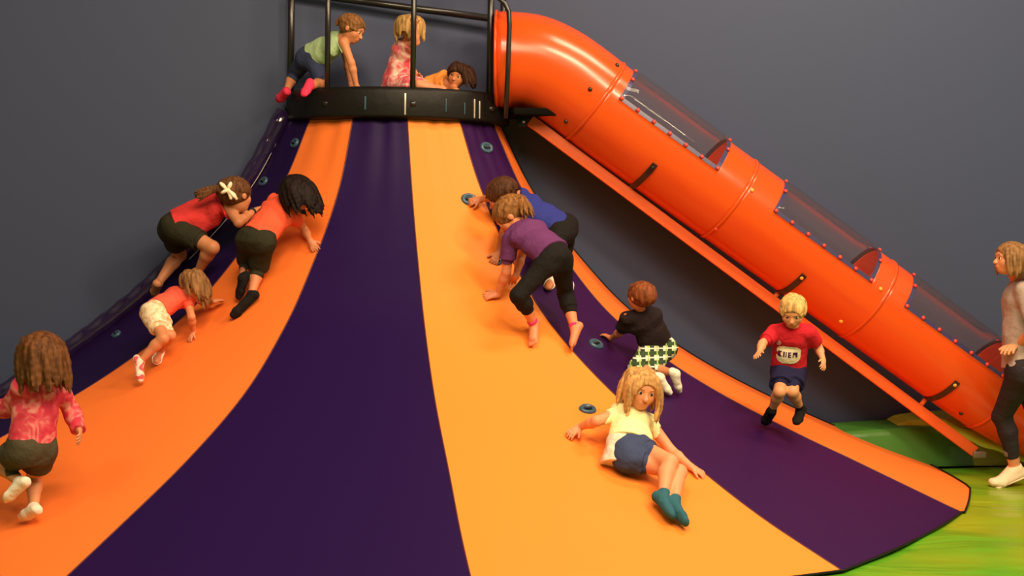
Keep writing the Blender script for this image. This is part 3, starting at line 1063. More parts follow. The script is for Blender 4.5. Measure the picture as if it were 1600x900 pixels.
    def HP(x, y, z): return H + (rtH*x + lk*y + u_*z)*hs     # head coordinates in half-head heights
    def head(inf=0):
        out = [Ell(HP(0, -.10, .22), np.array([.76, .90, .78])*hs+inf, HF, k=.02*1), Ell(HP(0, .18, -.30), np.array([.58, .62, .66])*hs+inf, HF, k=.02),
               Ell(HP(0, .42, -.62), np.array([.30, .30, .24])*hs+inf, HF, k=.02)]
        return out
    def face():
        out = []
        for sx in (-1, 1):
            out.append(Ell(HP(.33*sx, .50, -.22), np.array([.28, .22, .26])*hs, HF, k=.02))          # cheek
            out.append(Ell(HP(.30*sx, .86, .04), np.array([.17, .12, .10])*hs, HF, k=.010, op='s'))     # socket
            out.append(Ell(HP(.77*sx, -.04, -.05), np.array([.09, .17, .24])*hs, HF, k=.008))          # ear
        out += [Cap(HP(0, .76, .02), HP(0, .92, -.24), .07*hs, .115*hs, k=.010), Ell(HP(.08, .88, -.26), np.array([.08, .08, .07])*hs, HF, k=.006), Ell(HP(-.08, .88, -.26), np.array([.08, .08, .07])*hs, HF, k=.006),
                Ell(HP(0, .74, -.48), np.array([.22, .12, .10])*hs, HF, k=.010), Cap(HP(-.4, .66, .20), HP(.4, .66, .20), (.10 if A else .06)*hs, (.10 if A else .06)*hs, k=.02)]
        return out
    neck = [Cap(lerp(N, H, -.1), lerp(N, H, .75), .036*hh if not A else .033*hh, .030*hh, k=.015)]
    body += torso(0) + hips(0) + neck + head() + face()
    for s in 'RL':
        body += arm(s, 0, kk=.015) + hand(s) + leg(s, 0, kk=.018) + footp(s, 0, bare_toes)
    Vb, Fb = surface(body, vox, .020)
    m_skin = mat('skin_' + key, skin, .5, spec=.35, sss=.12, noise=(9, .3, tuple(c*1.12 for c in skin)))
    root = mesh_obj(name, Vb, Fb, m_skin); tag(root, label, 'person' if not A else 'person', group)
    # eyes, brows, lips
    dk = mat('dark_eye', (.02, .012, .01), .15); wh = mat('eye_white', (.75, .68, .60), .3)
    hc = hair['col'] if hair else (.1, .05, .02)
    brow = mat('brow_' + key, tuple(a_*.5 + b_*.4 for a_, b_ in zip(hc, skin)), .8); lipm = mat('lips_' + key, (skin[0]*.95, skin[1]*.58, skin[2]*.62), .4)
    for sx in (-1, 1):
        mb = MB(); mb.ball(HP(.30*sx, .66, .03), .125*hs, HF, 12, 8, 0); mb.ball(HP(.30*sx, .745, .03), np.array([.078, .05, .085])*hs, HF, 10, 6, 1)
        mb.build('eye', None, root, True, [wh, dk])
        mb = MB(); mb.tube([HP(.16*sx, .83, .22), HP(.32*sx, .79, .27), HP(.47*sx, .68, .22)], [.014*hs, .02*hs, .010*hs], 6); mb.build('eyebrow', brow, root)
    mb = MB(); mb.tube([HP(-.22, .76, -.43), HP(-.10, .835, -.455), HP(0, .85, -.465), HP(.10, .835, -.455), HP(.22, .76, -.43)], [.010*hs, .03*hs, .034*hs, .03*hs, .010*hs], 8); mb.build('lips', lipm, root)
    # ---- clothes
    core = torso(0) + hips(0) + leg('R', 0, .95, kk=.018) + leg('L', 0, .95, kk=.018) + arm('R', 0, .5, kk=.015) + arm('L', 0, .5, kk=.015)
    def garm(nm, prims, m, planes=(), k=.025, wr=(.0022, 28), lab=None, seed=1, vx=None, under=None, off=.006):
        V, F = surface(prims, vx or vox, k, planes, wr, seed, under, off); o = mesh_obj(nm, V, F, m, root)
        if lab: o['label'] = lab
        return o
    if shirt:
        inf = shirt.get('inf', .012)
        pr = torso(inf)
        if shirt.get('hem', 0) < .3: pr += [Cap(P, lerp(P, N, .35), .066*hh+inf, .060*hh+inf, rh, 1.34)]
        if shirt.get('drape'): # loose cloth hanging below the front
            dv = np.array(shirt['drape'], float)
            dr = shirt.get('drape_r', .044); pr.append(Cap(lerp(P, N, .14) + dv, lerp(P, N, .66) + dv*.8, dr*hh, dr*hh, rt, 1.4, k=.04))
        if shirt.get('flare'):
            pr.append(Cap(lerp(P, N, .45), P - sp*shirt.get('down', .02)*hh, .058*hh+inf, .058*hh+inf+shirt['flare'], rh, 1.35))
        sf = shirt.get('sleeve', .25)
        for s in 'RL':
            if sf > 0: pr += arm(s, inf*.9, sf, True, loose=.006 if sf < .5 else .003)
        pl = [(N + sp*shirt.get('neck', .020)*hh, nrm(sp*.8 + nrm(H-N)*.35)), (lerp(P, N, shirt.get('hem', .05)), -nrm(sp + np.array(shirt.get('tilt', (0, 0, 0)))))]
        if shirt.get('hem', 0) is None: pl = pl[:1]
        o = garm(shirt.get('name', 'shirt'), pr, shirt['m'], pl, seed=2, wr=shirt.get('wr', (.0025, 26)), under=core, off=.006)
        if shirt.get('straps'): pass
    if pants:
        inf = pants.get('inf', .010); f = pants.get('f', .3)
        pr = [Cap(J['hR'], J['hL'], .064*hh+inf, .064*hh+inf), Cap(lerp(P, N, -.05), lerp(P, N, pants.get('waist', .22)), .062*hh+inf, .060*hh+inf, rh, 1.33, cutb=True)]
        for s in 'RL': pr += leg(s, inf, f, True, loose=pants.get('loose', .006))
        if pants.get('skirt'):
            fl = pants['skirt']
            dn = nrm(lerp(J['KR'], J['KL'], .5) - P)*(1-fl.get('up', .5)) - sp*fl.get('up', .5)
            dn = nrm(dn); pr.append(Cap(lerp(P, N, .15), P + dn*fl['len']*hh, .060*hh+inf, .060*hh+inf+fl['r'], rh, 1.35, cutb=True))
        pl = []
        garm(pants.get('name', 'shorts'), pr, pants['m'], pl, seed=5, wr=pants.get('wr', (.0022, 30)), under=core, off=.0045)
        if pants.get('cuff'):
            for s in 'RL':
                K, An = J['K'+s], J['A'+s]; t = (f-.5)*2; q0, q1 = lerp(K, An, max(.05, t-.10)), lerp(K, An, t+.02)
                garm('trouser_cuff', [Cap(q0, q1, .034*hh+inf, .034*hh+inf, cuta=True, cutb=True)] if not A else [Cap(q0, q1, .027*hh+inf, .026*hh+inf, cuta=True, cutb=True)], pants['cuff'], wr=None)
    if foot:
        for s in 'RL':
            K, An = J['K'+s], J['A'+s]; inf = foot.get('inf', .005)
            pr = footp(s, inf) + [Cap(lerp(An, K, foot.get('h', .12)), An, .0225*hh+inf, .0225*hh+inf, cuta=True, k=.01)]
            m_ = foot['m']
            garm(foot.get('name', 'sock'), pr, m_, [(lerp(An, K, foot.get('h', .12)), nrm(K-An))], k=.012, wr=None)
            if foot.get('sole'):
                T = J['T'+s]; fd = nrm(T-An); dn = np.array([0, 0, -1.0]); fd = nrm(fd*np.array([1, 1, .15])); sd = np.cross(fd, dn)
                heel = An + dn*.038*hh - fd*.03*hh; toe = T - fd*.02*hh + dn*.022*hh
                garm('shoe_sole', [Cap(heel, toe, .008*hh, .007*hh, sd, 3.6)], foot['sole'], wr=None)
    # ---- hair
    if hair:
        rg = np.random.RandomState(hair.get('seed', 1))
        m_h = hair_mat(key, hair['col'])
        cap_r = np.array([.80, .95, .82])*hs
        t = hair.get('thick', .05)*hs
        pr = [Ell(HP(0, -.12, .24), cap_r + t, HF, k=.01)]
        L = hair.get('len', .6)*hs; g = nrm(hair.get('hang', (0, 0, -1)))
        hc0 = HP(0, -.12, .20)
        def push(p, m=1.06):
            q = (HF @ (p - hc0))/(cap_r*m); l = np.linalg.norm(q)
            if l < 1: q = q/l; return hc0 + (q*cap_r*m) @ HF
            return p
        st = hair.get('style', 'loose')
        nl = int(hair.get('n', 46)*1.5)
        back = HP(0, -1.05, hair.get('tail_z', .25))
        for i in range(nl):
            az = rg.uniform(-1, 1)*hair.get('arc', 2.55); el = rg.uniform(-.15, 1.0)
            q = np.array([math.sin(az)*math.cos(el), -math.cos(az)*math.cos(el), math.sin(el)])
            p = hc0 + (q*cap_r) @ HF
            if st == 'tail':
                # combed back to the band
                pts = [push(lerp(p, back, t_) + nrm(lerp(p, back, t_)-hc0)*.02*hs, 1.03) for t_ in (0, .3, .6, 1)]
                rr = .10*hs
                for a in range(3): pr.append(Cap(pts[a], pts[a+1], rr, rr*.9, k=.006))
                continue
            if st == 'short':
                d = nrm(np.cross(np.cross(q @ HF, g), q @ HF) + rg.randn(3)*.12 + lk*.2)
                p2 = push(p + d*.28*hs, 1.08); pr.append(Cap(p, p2, .12*hs, .06*hs, k=.006)); continue
            d = q @ HF; pts = [p]; n_ = 6; ll = L*rg.uniform(.75, 1.1)
            wv = rg.randn(3)*hair.get('wave', .12)
            for a in range(n_):
                d = nrm(d*.55 + g*.75 + (wv if a % 2 else -wv)*.8 + rg.randn(3)*.05)
                d_t = d
                p = push(p + d_t*ll/n_, 1.10)
                for c1_, c2_, rr_ in ((P, N, .085*hh),):
                    tt = np.clip((p-c1_) @ (c2_-c1_)/((c2_-c1_) @ (c2_-c1_)), 0, 1); cc = lerp(c1_, c2_, tt); dv = p-cc
                    if np.linalg.norm(dv) < rr_: p = cc + nrm(dv)*rr_
                pts.append(p)
            r0 = hair.get('r', .105)*hs
            for a in range(n_): pr.append(Cap(pts[a], pts[a+1], r0*(1-.11*a), r0*(1-.11*(a+1)), k=.015))
        if st == 'tail':
            tl = hair.get('tail', 1.2)*hs; pr.append(Ell(back, np.array([.18, .18, .18])*hs, HF, k=.01))
            for i in range(18):
                d = nrm(-lk*.9 + u_*.3 + rg.randn(3)*.25); p = back.copy(); pts = [p]
                for a in range(6):
                    d = nrm(d*.6 + g*.6 + rg.randn(3)*.14); p = push(p + d*tl*rg.uniform(.8, 1.1)/6, 1.12); pts.append(p)
                for a in range(6): pr.append(Cap(pts[a], pts[a+1], .13*hs*(1-.1*a), .13*hs*(1-.1*(a+1)), k=.006))
        # keep the face clear
        if hair.get('fringe', 0) < 1:
            pr.append(Ell(HP(0, .95, -.34 + .0*hs), np.array([.66, .62, .84 - .30*hair.get('fringe', 0)])*hs, HF, k=.012, op='s'))
        V, F = surface(pr, vox*.95, .012)
        o = mesh_obj('hair', V, F, m_h, root)
        if st == 'tail' and hair.get('band'):
            mb = MB(); mb.tube([back + (rtH*math.cos(a)*.19 + u_*math.sin(a)*.19)*hs - lk*.05*hs for a in np.linspace(0, 2*PI, 16)[:-1]], .05*hs, 6, closed=True); mb.build('hair_band', hair['band'], root)
    return root, dict(J=J, HP=HP, hs=hs, HF=HF, sp=sp, rt=rt, fw=fw, hh=hh, rtH=rtH, lk=lk, u=u_, vox=vox)


def hair_mat(key, col):
    m = mat('hair_' + key, col, .6, spec=.12)
    nt = m.node_tree; b = nt.nodes['Principled BSDF']; tc = nt.nodes.new('ShaderNodeTexCoord')
    n = nt.nodes.new('ShaderNodeTexNoise'); n.inputs['Scale'].default_value = 34; n.inputs['Detail'].default_value = 4
    mp = nt.nodes.new('ShaderNodeMapping'); mp.inputs['Scale'].default_value = (1.6, 1.6, .22)
    nt.links.new(tc.outputs['Object'], mp.inputs['Vector']); nt.links.new(mp.outputs['Vector'], n.inputs['Vector'])
    rp = nt.nodes.new('ShaderNodeValToRGB'); e = rp.color_ramp.elements
    e[0].position = .35; e[0].color = (*[c*.55 for c in col], 1); e[1].position = .65; e[1].color = (*[min(1, c*1.35) for c in col], 1)
    nt.links.new(n.outputs['Fac'], rp.inputs['Fac']); nt.links.new(rp.outputs['Color'], b.inputs['Base Color'])
    bp = nt.nodes.new('ShaderNodeBump'); bp.inputs['Strength'].default_value = .8; bp.inputs['Distance'].default_value = .01
    nt.links.new(n.outputs['Fac'], bp.inputs['Height']); nt.links.new(bp.outputs['Normal'], b.inputs['Normal'])
    return m


# joints of each figure, in metres
POSES = {
 'teal': (0.98, {'P': (-1.416, 10.400, 2.913), 'N': (-1.216, 10.280, 3.022), 'H': (-1.128, 10.233, 3.092), 'SR': (-1.181, 10.208, 2.997), 'SL': (-1.227, 10.371, 3.042), 'ER': (-1.125, 10.189, 2.861), 'WR': (-1.090, 10.211, 2.707), 'FR': (-1.057, 10.280, 2.661), 'EL': (-1.184, 10.438, 2.912), 'WL': (-1.157, 10.458, 2.736), 'FL': (-1.107, 10.415, 2.680), 'hR': (-1.395, 10.373, 2.884), 'KR': (-1.335, 10.305, 2.724), 'AR': (-1.401, 10.140, 2.691), 'TR': (-1.432, 10.060, 2.624), 'hL': (-1.467, 10.415, 2.905), 'KL': (-1.575, 10.573, 2.807), 'AL': (-1.605, 10.424, 2.676), 'TL': (-1.675, 10.498, 2.614)}),
 'pinkdress': (0.93, {'P': (-0.838, 10.400, 2.772), 'N': (-0.774, 10.335, 3.014), 'H': (-0.727, 10.280, 3.109), 'SR': (-0.746, 10.263, 2.985), 'SL': (-0.789, 10.416, 3.019), 'ER': (-0.681, 10.142, 3.002), 'WR': (-0.692, 10.080, 3.098), 'FR': (-0.695, 10.050, 3.154), 'EL': (-0.754, 10.449, 2.885), 'WL': (-0.686, 10.399, 2.801), 'FL': (-0.630, 10.351, 2.771), 'hR': (-0.823, 10.320, 2.739), 'KR': (-0.656, 10.150, 2.713), 'AR': (-0.527, 10.120, 2.678), 'TR': (-0.470, 10.100, 2.691), 'hL': (-0.820, 10.393, 2.754), 'KL': (-0.655, 10.260, 2.740), 'AL': (-0.541, 10.210, 2.699), 'TL': (-0.487, 10.180, 2.706)}),
 'small': (0.88, {'P': (-0.620, 10.500, 2.726), 'N': (-0.468, 10.420, 2.753), 'H': (-0.393, 10.320, 2.794), 'SR': (-0.526, 10.415, 2.761), 'SL': (-0.441, 10.332, 2.720), 'ER': (-0.512, 10.334, 2.692), 'WR': (-0.456, 10.266, 2.679), 'FR': (-0.410, 10.240, 2.673), 'EL': (-0.409, 10.195, 2.678), 'WL': (-0.394, 10.269, 2.671), 'FL': (-0.346, 10.180, 2.665), 'hR': (-0.642, 10.562, 2.731), 'KR': (-0.521, 10.705, 2.709), 'AR': (-0.626, 10.620, 2.691), 'TR': (-0.665, 10.660, 2.689), 'hL': (-0.610, 10.488, 2.712), 'KL': (-0.480, 10.627, 2.694), 'AL': (-0.566, 10.520, 2.675), 'TL': (-0.615, 10.580, 2.679)}),
 'redshirt': (1.23, {'P': (-2.290, 10.050, 1.736), 'N': (-1.970, 10.095, 1.906), 'H': (-1.868, 9.969, 1.937), 'SR': (-1.925, 9.997, 1.867), 'SL': (-1.992, 10.204, 1.929), 'ER': (-1.832, 9.894, 1.758), 'WR': (-1.763, 10.058, 1.836), 'FR': (-1.718, 10.180, 1.881), 'EL': (-1.885, 10.297, 1.825), 'WL': (-1.780, 10.161, 1.770), 'FL': (-1.712, 10.068, 1.772), 'hR': (-2.246, 10.009, 1.698), 'KR': (-2.007, 9.900, 1.588), 'AR': (-2.137, 10.053, 1.413), 'TR': (-2.055, 9.931, 1.359), 'hL': (-2.326, 10.094, 1.696), 'KL': (-2.318, 10.313, 1.524), 'AL': (-2.429, 10.148, 1.329), 'TL': (-2.486, 10.257, 1.238)}),
 'coral': (1.04, {'P': (-1.654, 9.537, 1.664), 'N': (-1.494, 9.663, 1.881), 'H': (-1.393, 9.597, 1.953), 'SR': (-1.429, 9.624, 1.820), 'SL': (-1.561, 9.717, 1.910), 'ER': (-1.370, 9.746, 1.716), 'WR': (-1.317, 9.638, 1.651), 'FR': (-1.277, 9.591, 1.595), 'EL': (-1.476, 9.845, 1.942), 'WL': (-1.327, 9.780, 1.923), 'FL': (-1.271, 9.844, 1.903), 'hR': (-1.600, 9.511, 1.641), 'KR': (-1.655, 9.652, 1.462), 'AR': (-1.676, 9.494, 1.290), 'TR': (-1.788, 9.443, 1.160), 'hL': (-1.709, 9.573, 1.654), 'KL': (-1.752, 9.773, 1.489), 'AL': (-1.744, 9.568, 1.401), 'TL': (-1.774, 9.580, 1.271)}),
 'salmon': (0.91, {'P': (-2.268, 9.360, 1.194), 'N': (-2.125, 9.553, 1.296), 'H': (-2.043, 9.478, 1.351), 'SR': (-2.080, 9.480, 1.268), 'SL': (-2.127, 9.636, 1.304), 'ER': (-2.035, 9.393, 1.159), 'WR': (-2.040, 9.475, 1.055), 'FR': (-2.058, 9.444, 1.016), 'EL': (-2.012, 9.687, 1.228), 'WL': (-1.930, 9.595, 1.247), 'FL': (-1.893, 9.678, 1.260), 'hR': (-2.251, 9.325, 1.152), 'KR': (-2.162, 9.171, 1.037), 'AR': (-2.300, 9.153, 0.893), 'TR': (-2.286, 9.119, 0.769), 'hL': (-2.260, 9.415, 1.166), 'KL': (-2.143, 9.278, 1.049), 'AL': (-2.235, 9.400, 0.931), 'TL': (-2.239, 9.297, 0.871)}),
 'jacket': (1.10, {'P': (-2.517, 7.756, 0.612), 'N': (-2.487, 7.788, 0.934), 'H': (-2.466, 7.741, 1.071), 'SR': (-2.415, 7.862, 0.893), 'SL': (-2.546, 7.701, 0.903), 'ER': (-2.367, 7.953, 0.744), 'WR': (-2.298, 7.849, 0.656), 'FR': (-2.260, 7.766, 0.608), 'EL': (-2.649, 7.786, 0.782), 'WL': (-2.767, 7.872, 0.738), 'FL': (-2.846, 7.939, 0.728), 'hR': (-2.488, 7.792, 0.559), 'KR': (-2.569, 7.949, 0.372), 'AR': (-2.508, 7.760, 0.247), 'TR': (-2.587, 7.795, 0.187), 'hL': (-2.541, 7.705, 0.572), 'KL': (-2.730, 7.845, 0.471), 'AL': (-2.559, 7.700, 0.397), 'TL': (-2.655, 7.707, 0.292)}),
 'blue': (1.13, {'P': (0.327, 9.900, 1.752), 'N': (0.042, 9.900, 1.926), 'H': (-0.078, 9.815, 1.966), 'SR': (0.054, 9.994, 1.970), 'SL': (0.017, 9.820, 1.874), 'ER': (-0.113, 9.869, 1.966), 'WR': (-0.224, 9.927, 1.939), 'FR': (-0.292, 9.896, 1.925), 'EL': (-0.057, 9.735, 1.730), 'WL': (-0.096, 9.721, 1.591), 'FL': (-0.120, 9.673, 1.537), 'hR': (0.353, 9.938, 1.769), 'KR': (0.336, 10.064, 1.559), 'AR': (0.380, 9.884, 1.381), 'TR': (0.382, 9.769, 1.272), 'hL': (0.308, 9.843, 1.718), 'KL': (0.206, 9.651, 1.544), 'AL': (0.263, 9.852, 1.444), 'TL': (0.236, 9.725, 1.356)}),
 'purple': (1.17, {'P': (0.260, 9.227, 1.598), 'N': (0.042, 9.420, 1.760), 'H': (-0.020, 9.500, 1.836), 'SR': (0.083, 9.517, 1.784), 'SL': (-0.017, 9.366, 1.686), 'ER': (0.054, 9.563, 1.577), 'WR': (0.023, 9.496, 1.447), 'FR': (-0.013, 9.602, 1.408), 'EL': (-0.038, 9.396, 1.478), 'WL': (-0.089, 9.471, 1.331), 'FL': (-0.187, 9.433, 1.323), 'hR': (0.302, 9.286, 1.557), 'KR': (0.344, 9.450, 1.339), 'AR': (0.401, 9.329, 1.128), 'TR': (0.372, 9.262, 0.996), 'hL': (0.212, 9.194, 1.542), 'KL': (0.040, 9.124, 1.344), 'AL': (0.140, 9.264, 1.161), 'TL': (0.134, 9.187, 1.027)}),
 'plaid': (0.96, {'P': (0.955, 9.599, 1.008), 'N': (0.826, 9.464, 1.228), 'H': (0.818, 9.394, 1.334), 'SR': (0.908, 9.502, 1.210), 'SL': (0.736, 9.444, 1.195), 'ER': (0.938, 9.605, 1.083), 'WR': (0.890, 9.710, 0.997), 'FR': (0.865, 9.802, 0.972), 'EL': (0.709, 9.560, 1.099), 'WL': (0.655, 9.664, 1.044), 'FL': (0.610, 9.692, 1.070), 'hR': (1.008, 9.622, 0.986), 'KR': (0.905, 9.479, 0.861), 'AR': (1.048, 9.349, 0.853), 'TR': (1.081, 9.406, 0.733), 'hL': (0.903, 9.576, 0.989), 'KL': (0.799, 9.397, 0.880), 'AL': (0.943, 9.272, 0.835), 'TL': (1.014, 9.313, 0.730)}),
 'lying': (1.18, {'P': (0.679, 8.292, 0.526), 'N': (0.717, 8.586, 0.713), 'H': (0.752, 8.502, 0.847), 'SR': (0.633, 8.507, 0.707), 'SL': (0.815, 8.621, 0.642), 'ER': (0.493, 8.376, 0.678), 'WR': (0.406, 8.506, 0.625), 'FR': (0.330, 8.443, 0.585), 'EL': (0.943, 8.518, 0.487), 'WL': (1.042, 8.403, 0.419), 'FL': (1.110, 8.385, 0.386), 'hR': (0.661, 8.228, 0.497), 'KR': (0.942, 8.136, 0.435), 'AR': (0.896, 7.916, 0.302), 'TR': (0.947, 7.777, 0.224), 'hL': (0.717, 8.318, 0.537), 'KL': (0.888, 8.108, 0.495), 'AL': (0.834, 7.925, 0.330), 'TL': (0.877, 7.795, 0.254)}),
 'runner': (0.99, {'P': (1.782, 9.464, 0.894), 'N': (1.776, 9.337, 1.159), 'H': (1.762, 9.259, 1.266), 'SR': (1.670, 9.349, 1.128), 'SL': (1.880, 9.330, 1.133), 'ER': (1.573, 9.243, 1.063), 'WR': (1.534, 9.123, 1.013), 'FR': (1.496, 9.039, 1.008), 'EL': (1.963, 9.423, 1.029), 'WL': (1.968, 9.302, 0.963), 'FL': (1.962, 9.225, 0.910), 'hR': (1.742, 9.443, 0.871), 'KR': (1.689, 9.245, 0.762), 'AR': (1.667, 9.398, 0.616), 'TR': (1.639, 9.485, 0.525), 'hL': (1.826, 9.474, 0.869), 'KL': (1.774, 9.273, 0.760), 'AL': (1.858, 9.416, 0.629), 'TL': (1.814, 9.323, 0.551)}),
 'adult': (1.83, {'P': (3.532, 10.180, 0.859), 'N': (3.512, 10.230, 1.431), 'H': (3.404, 10.136, 1.596), 'SR': (3.572, 10.396, 1.361), 'SL': (3.487, 10.050, 1.378), 'ER': (3.665, 10.484, 1.090), 'WR': (3.507, 10.325, 0.965), 'FR': (3.411, 10.192, 0.909), 'EL': (3.526, 9.889, 1.134), 'WL': (3.457, 10.103, 1.006), 'FL': (3.338, 9.980, 0.989), 'hR': (3.558, 10.264, 0.815), 'KR': (3.743, 10.411, 0.462), 'AR': (3.903, 10.494, 0.117), 'TR': (3.715, 10.366, 0.045), 'hL': (3.506, 10.088, 0.833), 'KL': (3.452, 10.341, 0.489), 'AL': (3.578, 10.396, 0.115), 'TL': (3.386, 10.324, 0.020)}),
}

# ------------------------------------------------------------------ people
white = cloth('white', (.80, .72, .58)); 
fig = {}
fig['teal'] = make_figure('person', 'teal', 'child in a pale green shirt and blue shorts crawling on the black platform', (.86, -.25, -.45), (.35, 0, .93),
    skin=(.56, .21, .09), hair=dict(col=(.22, .095, .03), style='tail', tail=.5, n=40, band=cloth('brown', (.15, .07, .03)), hang=(-.3, 0, -1), seed=4),
    shirt=dict(m=cloth('pale_green', (.40, .55, .30)), sleeve=0, hem=.0, inf=.014, drape=(.0, 0, -.035)), pants=dict(m=cloth('denim_blue', (.035, .045, .10)), f=.43, inf=.012),
    foot=dict(m=cloth('hot_pink', (.75, .04, .10)), h=.10, name='sock'))
fig['pinkdress'] = make_figure('person', 'pinkdress', 'blonde child in a pink patterned dress sitting on the platform and holding a rail post', (.70, .70, .0), (0, 0, 1),
    skin=(.60, .24, .12), hair=dict(col=(.42, .24, .08), len=1.25, n=60, wave=.22, seed=5), hands=dict(R=dict(n=(.2, -1, 0), curl=.9)),
    shirt=dict(m=spotted('pink_dress', [(.72, .10, .14), (.80, .28, .26), (.85, .62, .50)], 16), name='dress', sleeve=.5, hem=-.30, inf=.016, flare=.02, down=.08), pants=dict(m=spotted('pink_dress', [(.72, .10, .14), (.80, .28, .26), (.85, .62, .50)], 16), f=.36, inf=.016, name='skirt'))
fig['small'] = make_figure('person', 'small', 'dark-haired child in a yellow-orange shirt lying behind the platform rim and peering over', (-.38, -.90, -.10), (.30, -.1, .93),
    skin=(.50, .18, .07), hair=dict(col=(.045, .018, .010), len=1.05, n=60, hang=(.35, 0, -1), fringe=.4, seed=6),
    shirt=dict(m=cloth('amber', (.90, .33, .06)), sleeve=.28, hem=0), pants=dict(m=cloth('amber_shorts', (.25, .12, .08)), f=.3))
rr = fig['redshirt'] = make_figure('person', 'redshirt', 'child in a red shirt and dark shorts with a cream bow climbing beside the bolster', (.62, .76, -.05), (-.15, .0, 1),
    skin=(.50, .20, .09), hair=dict(col=(.12, .05, .02), style='tail', tail=1.5, tail_z=.35, n=44, hang=(-.9, 0, -.45), seed=7),
    shirt=dict(m=cloth('red', (.68, .045, .045)), sleeve=.20, hem=.03, inf=.015, drape=(.035, -.01, -.085), drape_r=.05), pants=dict(m=cloth('near_black', (.030, .028, .016)), f=.30, inf=.016))
fig['coral'] = make_figure('person', 'coral', 'black-haired child in a coral shirt and black shorts climbing on an orange stripe', (.80, .55, -.15), (.05, 0, 1),
    skin=(.55, .20, .09), hair=dict(col=(.012, .006, .005), len=1.75, n=80, hang=(.42, -.1, -.9), fringe=.7, thick=.2, wave=.10, seed=8, r=.13),
    shirt=dict(m=cloth('coral', (.95, .12, .055)), sleeve=.18, hem=.08, inf=.014, drape=(.02, 0, -.03)), pants=dict(m=cloth('near_black', (.030, .028, .016)), f=.46, inf=.016, loose=.014),
    foot=dict(m=cloth('black', (.012, .010, .010)), h=.14))
fig['salmon'] = make_figure('person', 'salmon', 'small child in a salmon shirt and floral shorts crawling up behind the others', (.62, .25, -.72), (.65, 0, .72),
    skin=(.58, .22, .10), hair=dict(col=(.25, .12, .045), len=1.2, n=60, hang=(.35, -.1, -1), fringe=.6, seed=9),
    shirt=dict(m=cloth('salmon', (.88, .12, .07)), sleeve=.10, hem=.10, inf=.012), pants=dict(m=spotted('floral', [(.80, .45, .25), (.88, .72, .48), (.90, .78, .55)], 22), f=.24, inf=.014),
    foot=dict(m=spotted('white_pink_shoe', [(.85, .10, .12), (.85, .70, .58)], 14), h=.10, name='shoe'))
fig['jacket'] = make_figure('person', 'jacket', 'long-haired child in a pink spotted jacket running at the foot of the slide', (-.55, .80, -.08), (0, 0, 1),
    skin=(.58, .24, .11), hair=dict(col=(.13, .048, .016), len=2.1, n=90, wave=.20, thick=.10, seed=10, r=.12, hang=(.12, -.1, -1)),
    shirt=dict(m=spotted('pink_jacket', [(.62, .035, .07), (.70, .07, .10), (.80, .28, .24)], 15), name='jacket', sleeve=1.0, hem=-.02, inf=.020, flare=.012, down=.04),
    pants=dict(m=cloth('warm_grey', (.075, .060, .035)), f=.24, inf=.022, loose=.012, skirt=dict(len=.10, r=.012, up=.7)),
    foot=dict(m=white, h=.10, name='shoe'))
fig['blue'] = make_figure('person', 'blue', 'short-haired child in a royal blue shirt reaching for a hand hold behind the purple shirt', (-.80, .20, -.52), (-.45, 0, .85),
    skin=(.48, .17, .07), hair=dict(col=(.075, .028, .012), style='short', n=70, seed=11, thick=.06), hands=dict(R=dict(curl=.7)),
    shirt=dict(m=cloth('royal_blue', (.028, .035, .22)), sleeve=.28, hem=.05, inf=.015), pants=dict(m=cloth('black', (.012, .010, .010)), f=.42, inf=.015, loose=.008),
    foot=dict(m=white, h=.22))
fig['purple'] = make_figure('person', 'purple', 'child in a purple shirt and black cropped leggings bending forward up the slide', (-.62, .10, -.78), (-.70, 0, .70),
    skin=(.62, .22, .10), bare_toes=True, hair=dict(col=(.24, .10, .03), style='tail', tail=1.5, tail_z=.3, n=44, hang=(.25, -.35, -1), band=white, seed=12),
    shirt=dict(m=cloth('purple', (.13, .035, .13)), sleeve=.30, hem=.04, inf=.016, drape=(-.01, -.01, -.02)), pants=dict(m=cloth('black', (.012, .010, .010)), f=.68, inf=.007, loose=.001, name='leggings', wr=(.0012, 30)))
fig['plaid'] = make_figure('person', 'plaid', 'red-haired child in a black shirt and plaid shorts kneeling with white soled socks', (-.62, .72, .22), (.0, 0, 1),
    skin=(.56, .20, .09), hair=dict(col=(.20, .055, .018), style='short', n=80, seed=13, thick=.08),
    shirt=dict(m=cloth('charcoal', (.022, .014, .016)), sleeve=.36, hem=.10, inf=.014, neck=.05), pants=dict(m=plaid_mat(), f=.54, inf=.015, loose=.012),
    foot=dict(m=white, h=.16))
fig['lying'] = make_figure('person', 'lying', 'blonde child in a pale yellow top and denim shorts sliding down with teal socks', (.28, -.93, -.20), (.12, .15, .97),
    skin=(.66, .27, .13), hair=dict(col=(.52, .27, .09), len=1.5, n=70, hang=(-.1, -.05, -1), wave=.12, seed=14),
    shirt=dict(m=cloth('pale_yellow', (.85, .75, .38)), sleeve=0.05, hem=.12, inf=.013, flare=.012, down=-.05), pants=dict(m=cloth('denim', (.045, .060, .13)), f=.17, inf=.012),
    foot=dict(m=cloth('teal_sock', (.030, .115, .150)), h=.20))
fig['runner'] = make_figure('person', 'runner', 'short blond child in a red printed shirt and navy shorts running down the slide edge', (-.22, -.82, -.50), (-.05, -.35, .93),
    skin=(.64, .28, .13), hair=dict(col=(.62, .36, .12), style='short', n=70, seed=15, thick=.06),
    shirt=dict(m=cloth('crimson', (.58, .018, .030)), sleeve=.34, hem=.0, inf=.016, flare=.004), pants=dict(m=cloth('navy', (.018, .016, .055)), f=.34, inf=.016, loose=.014),
    foot=dict(m=cloth('black', (.012, .010, .010)), h=.26))
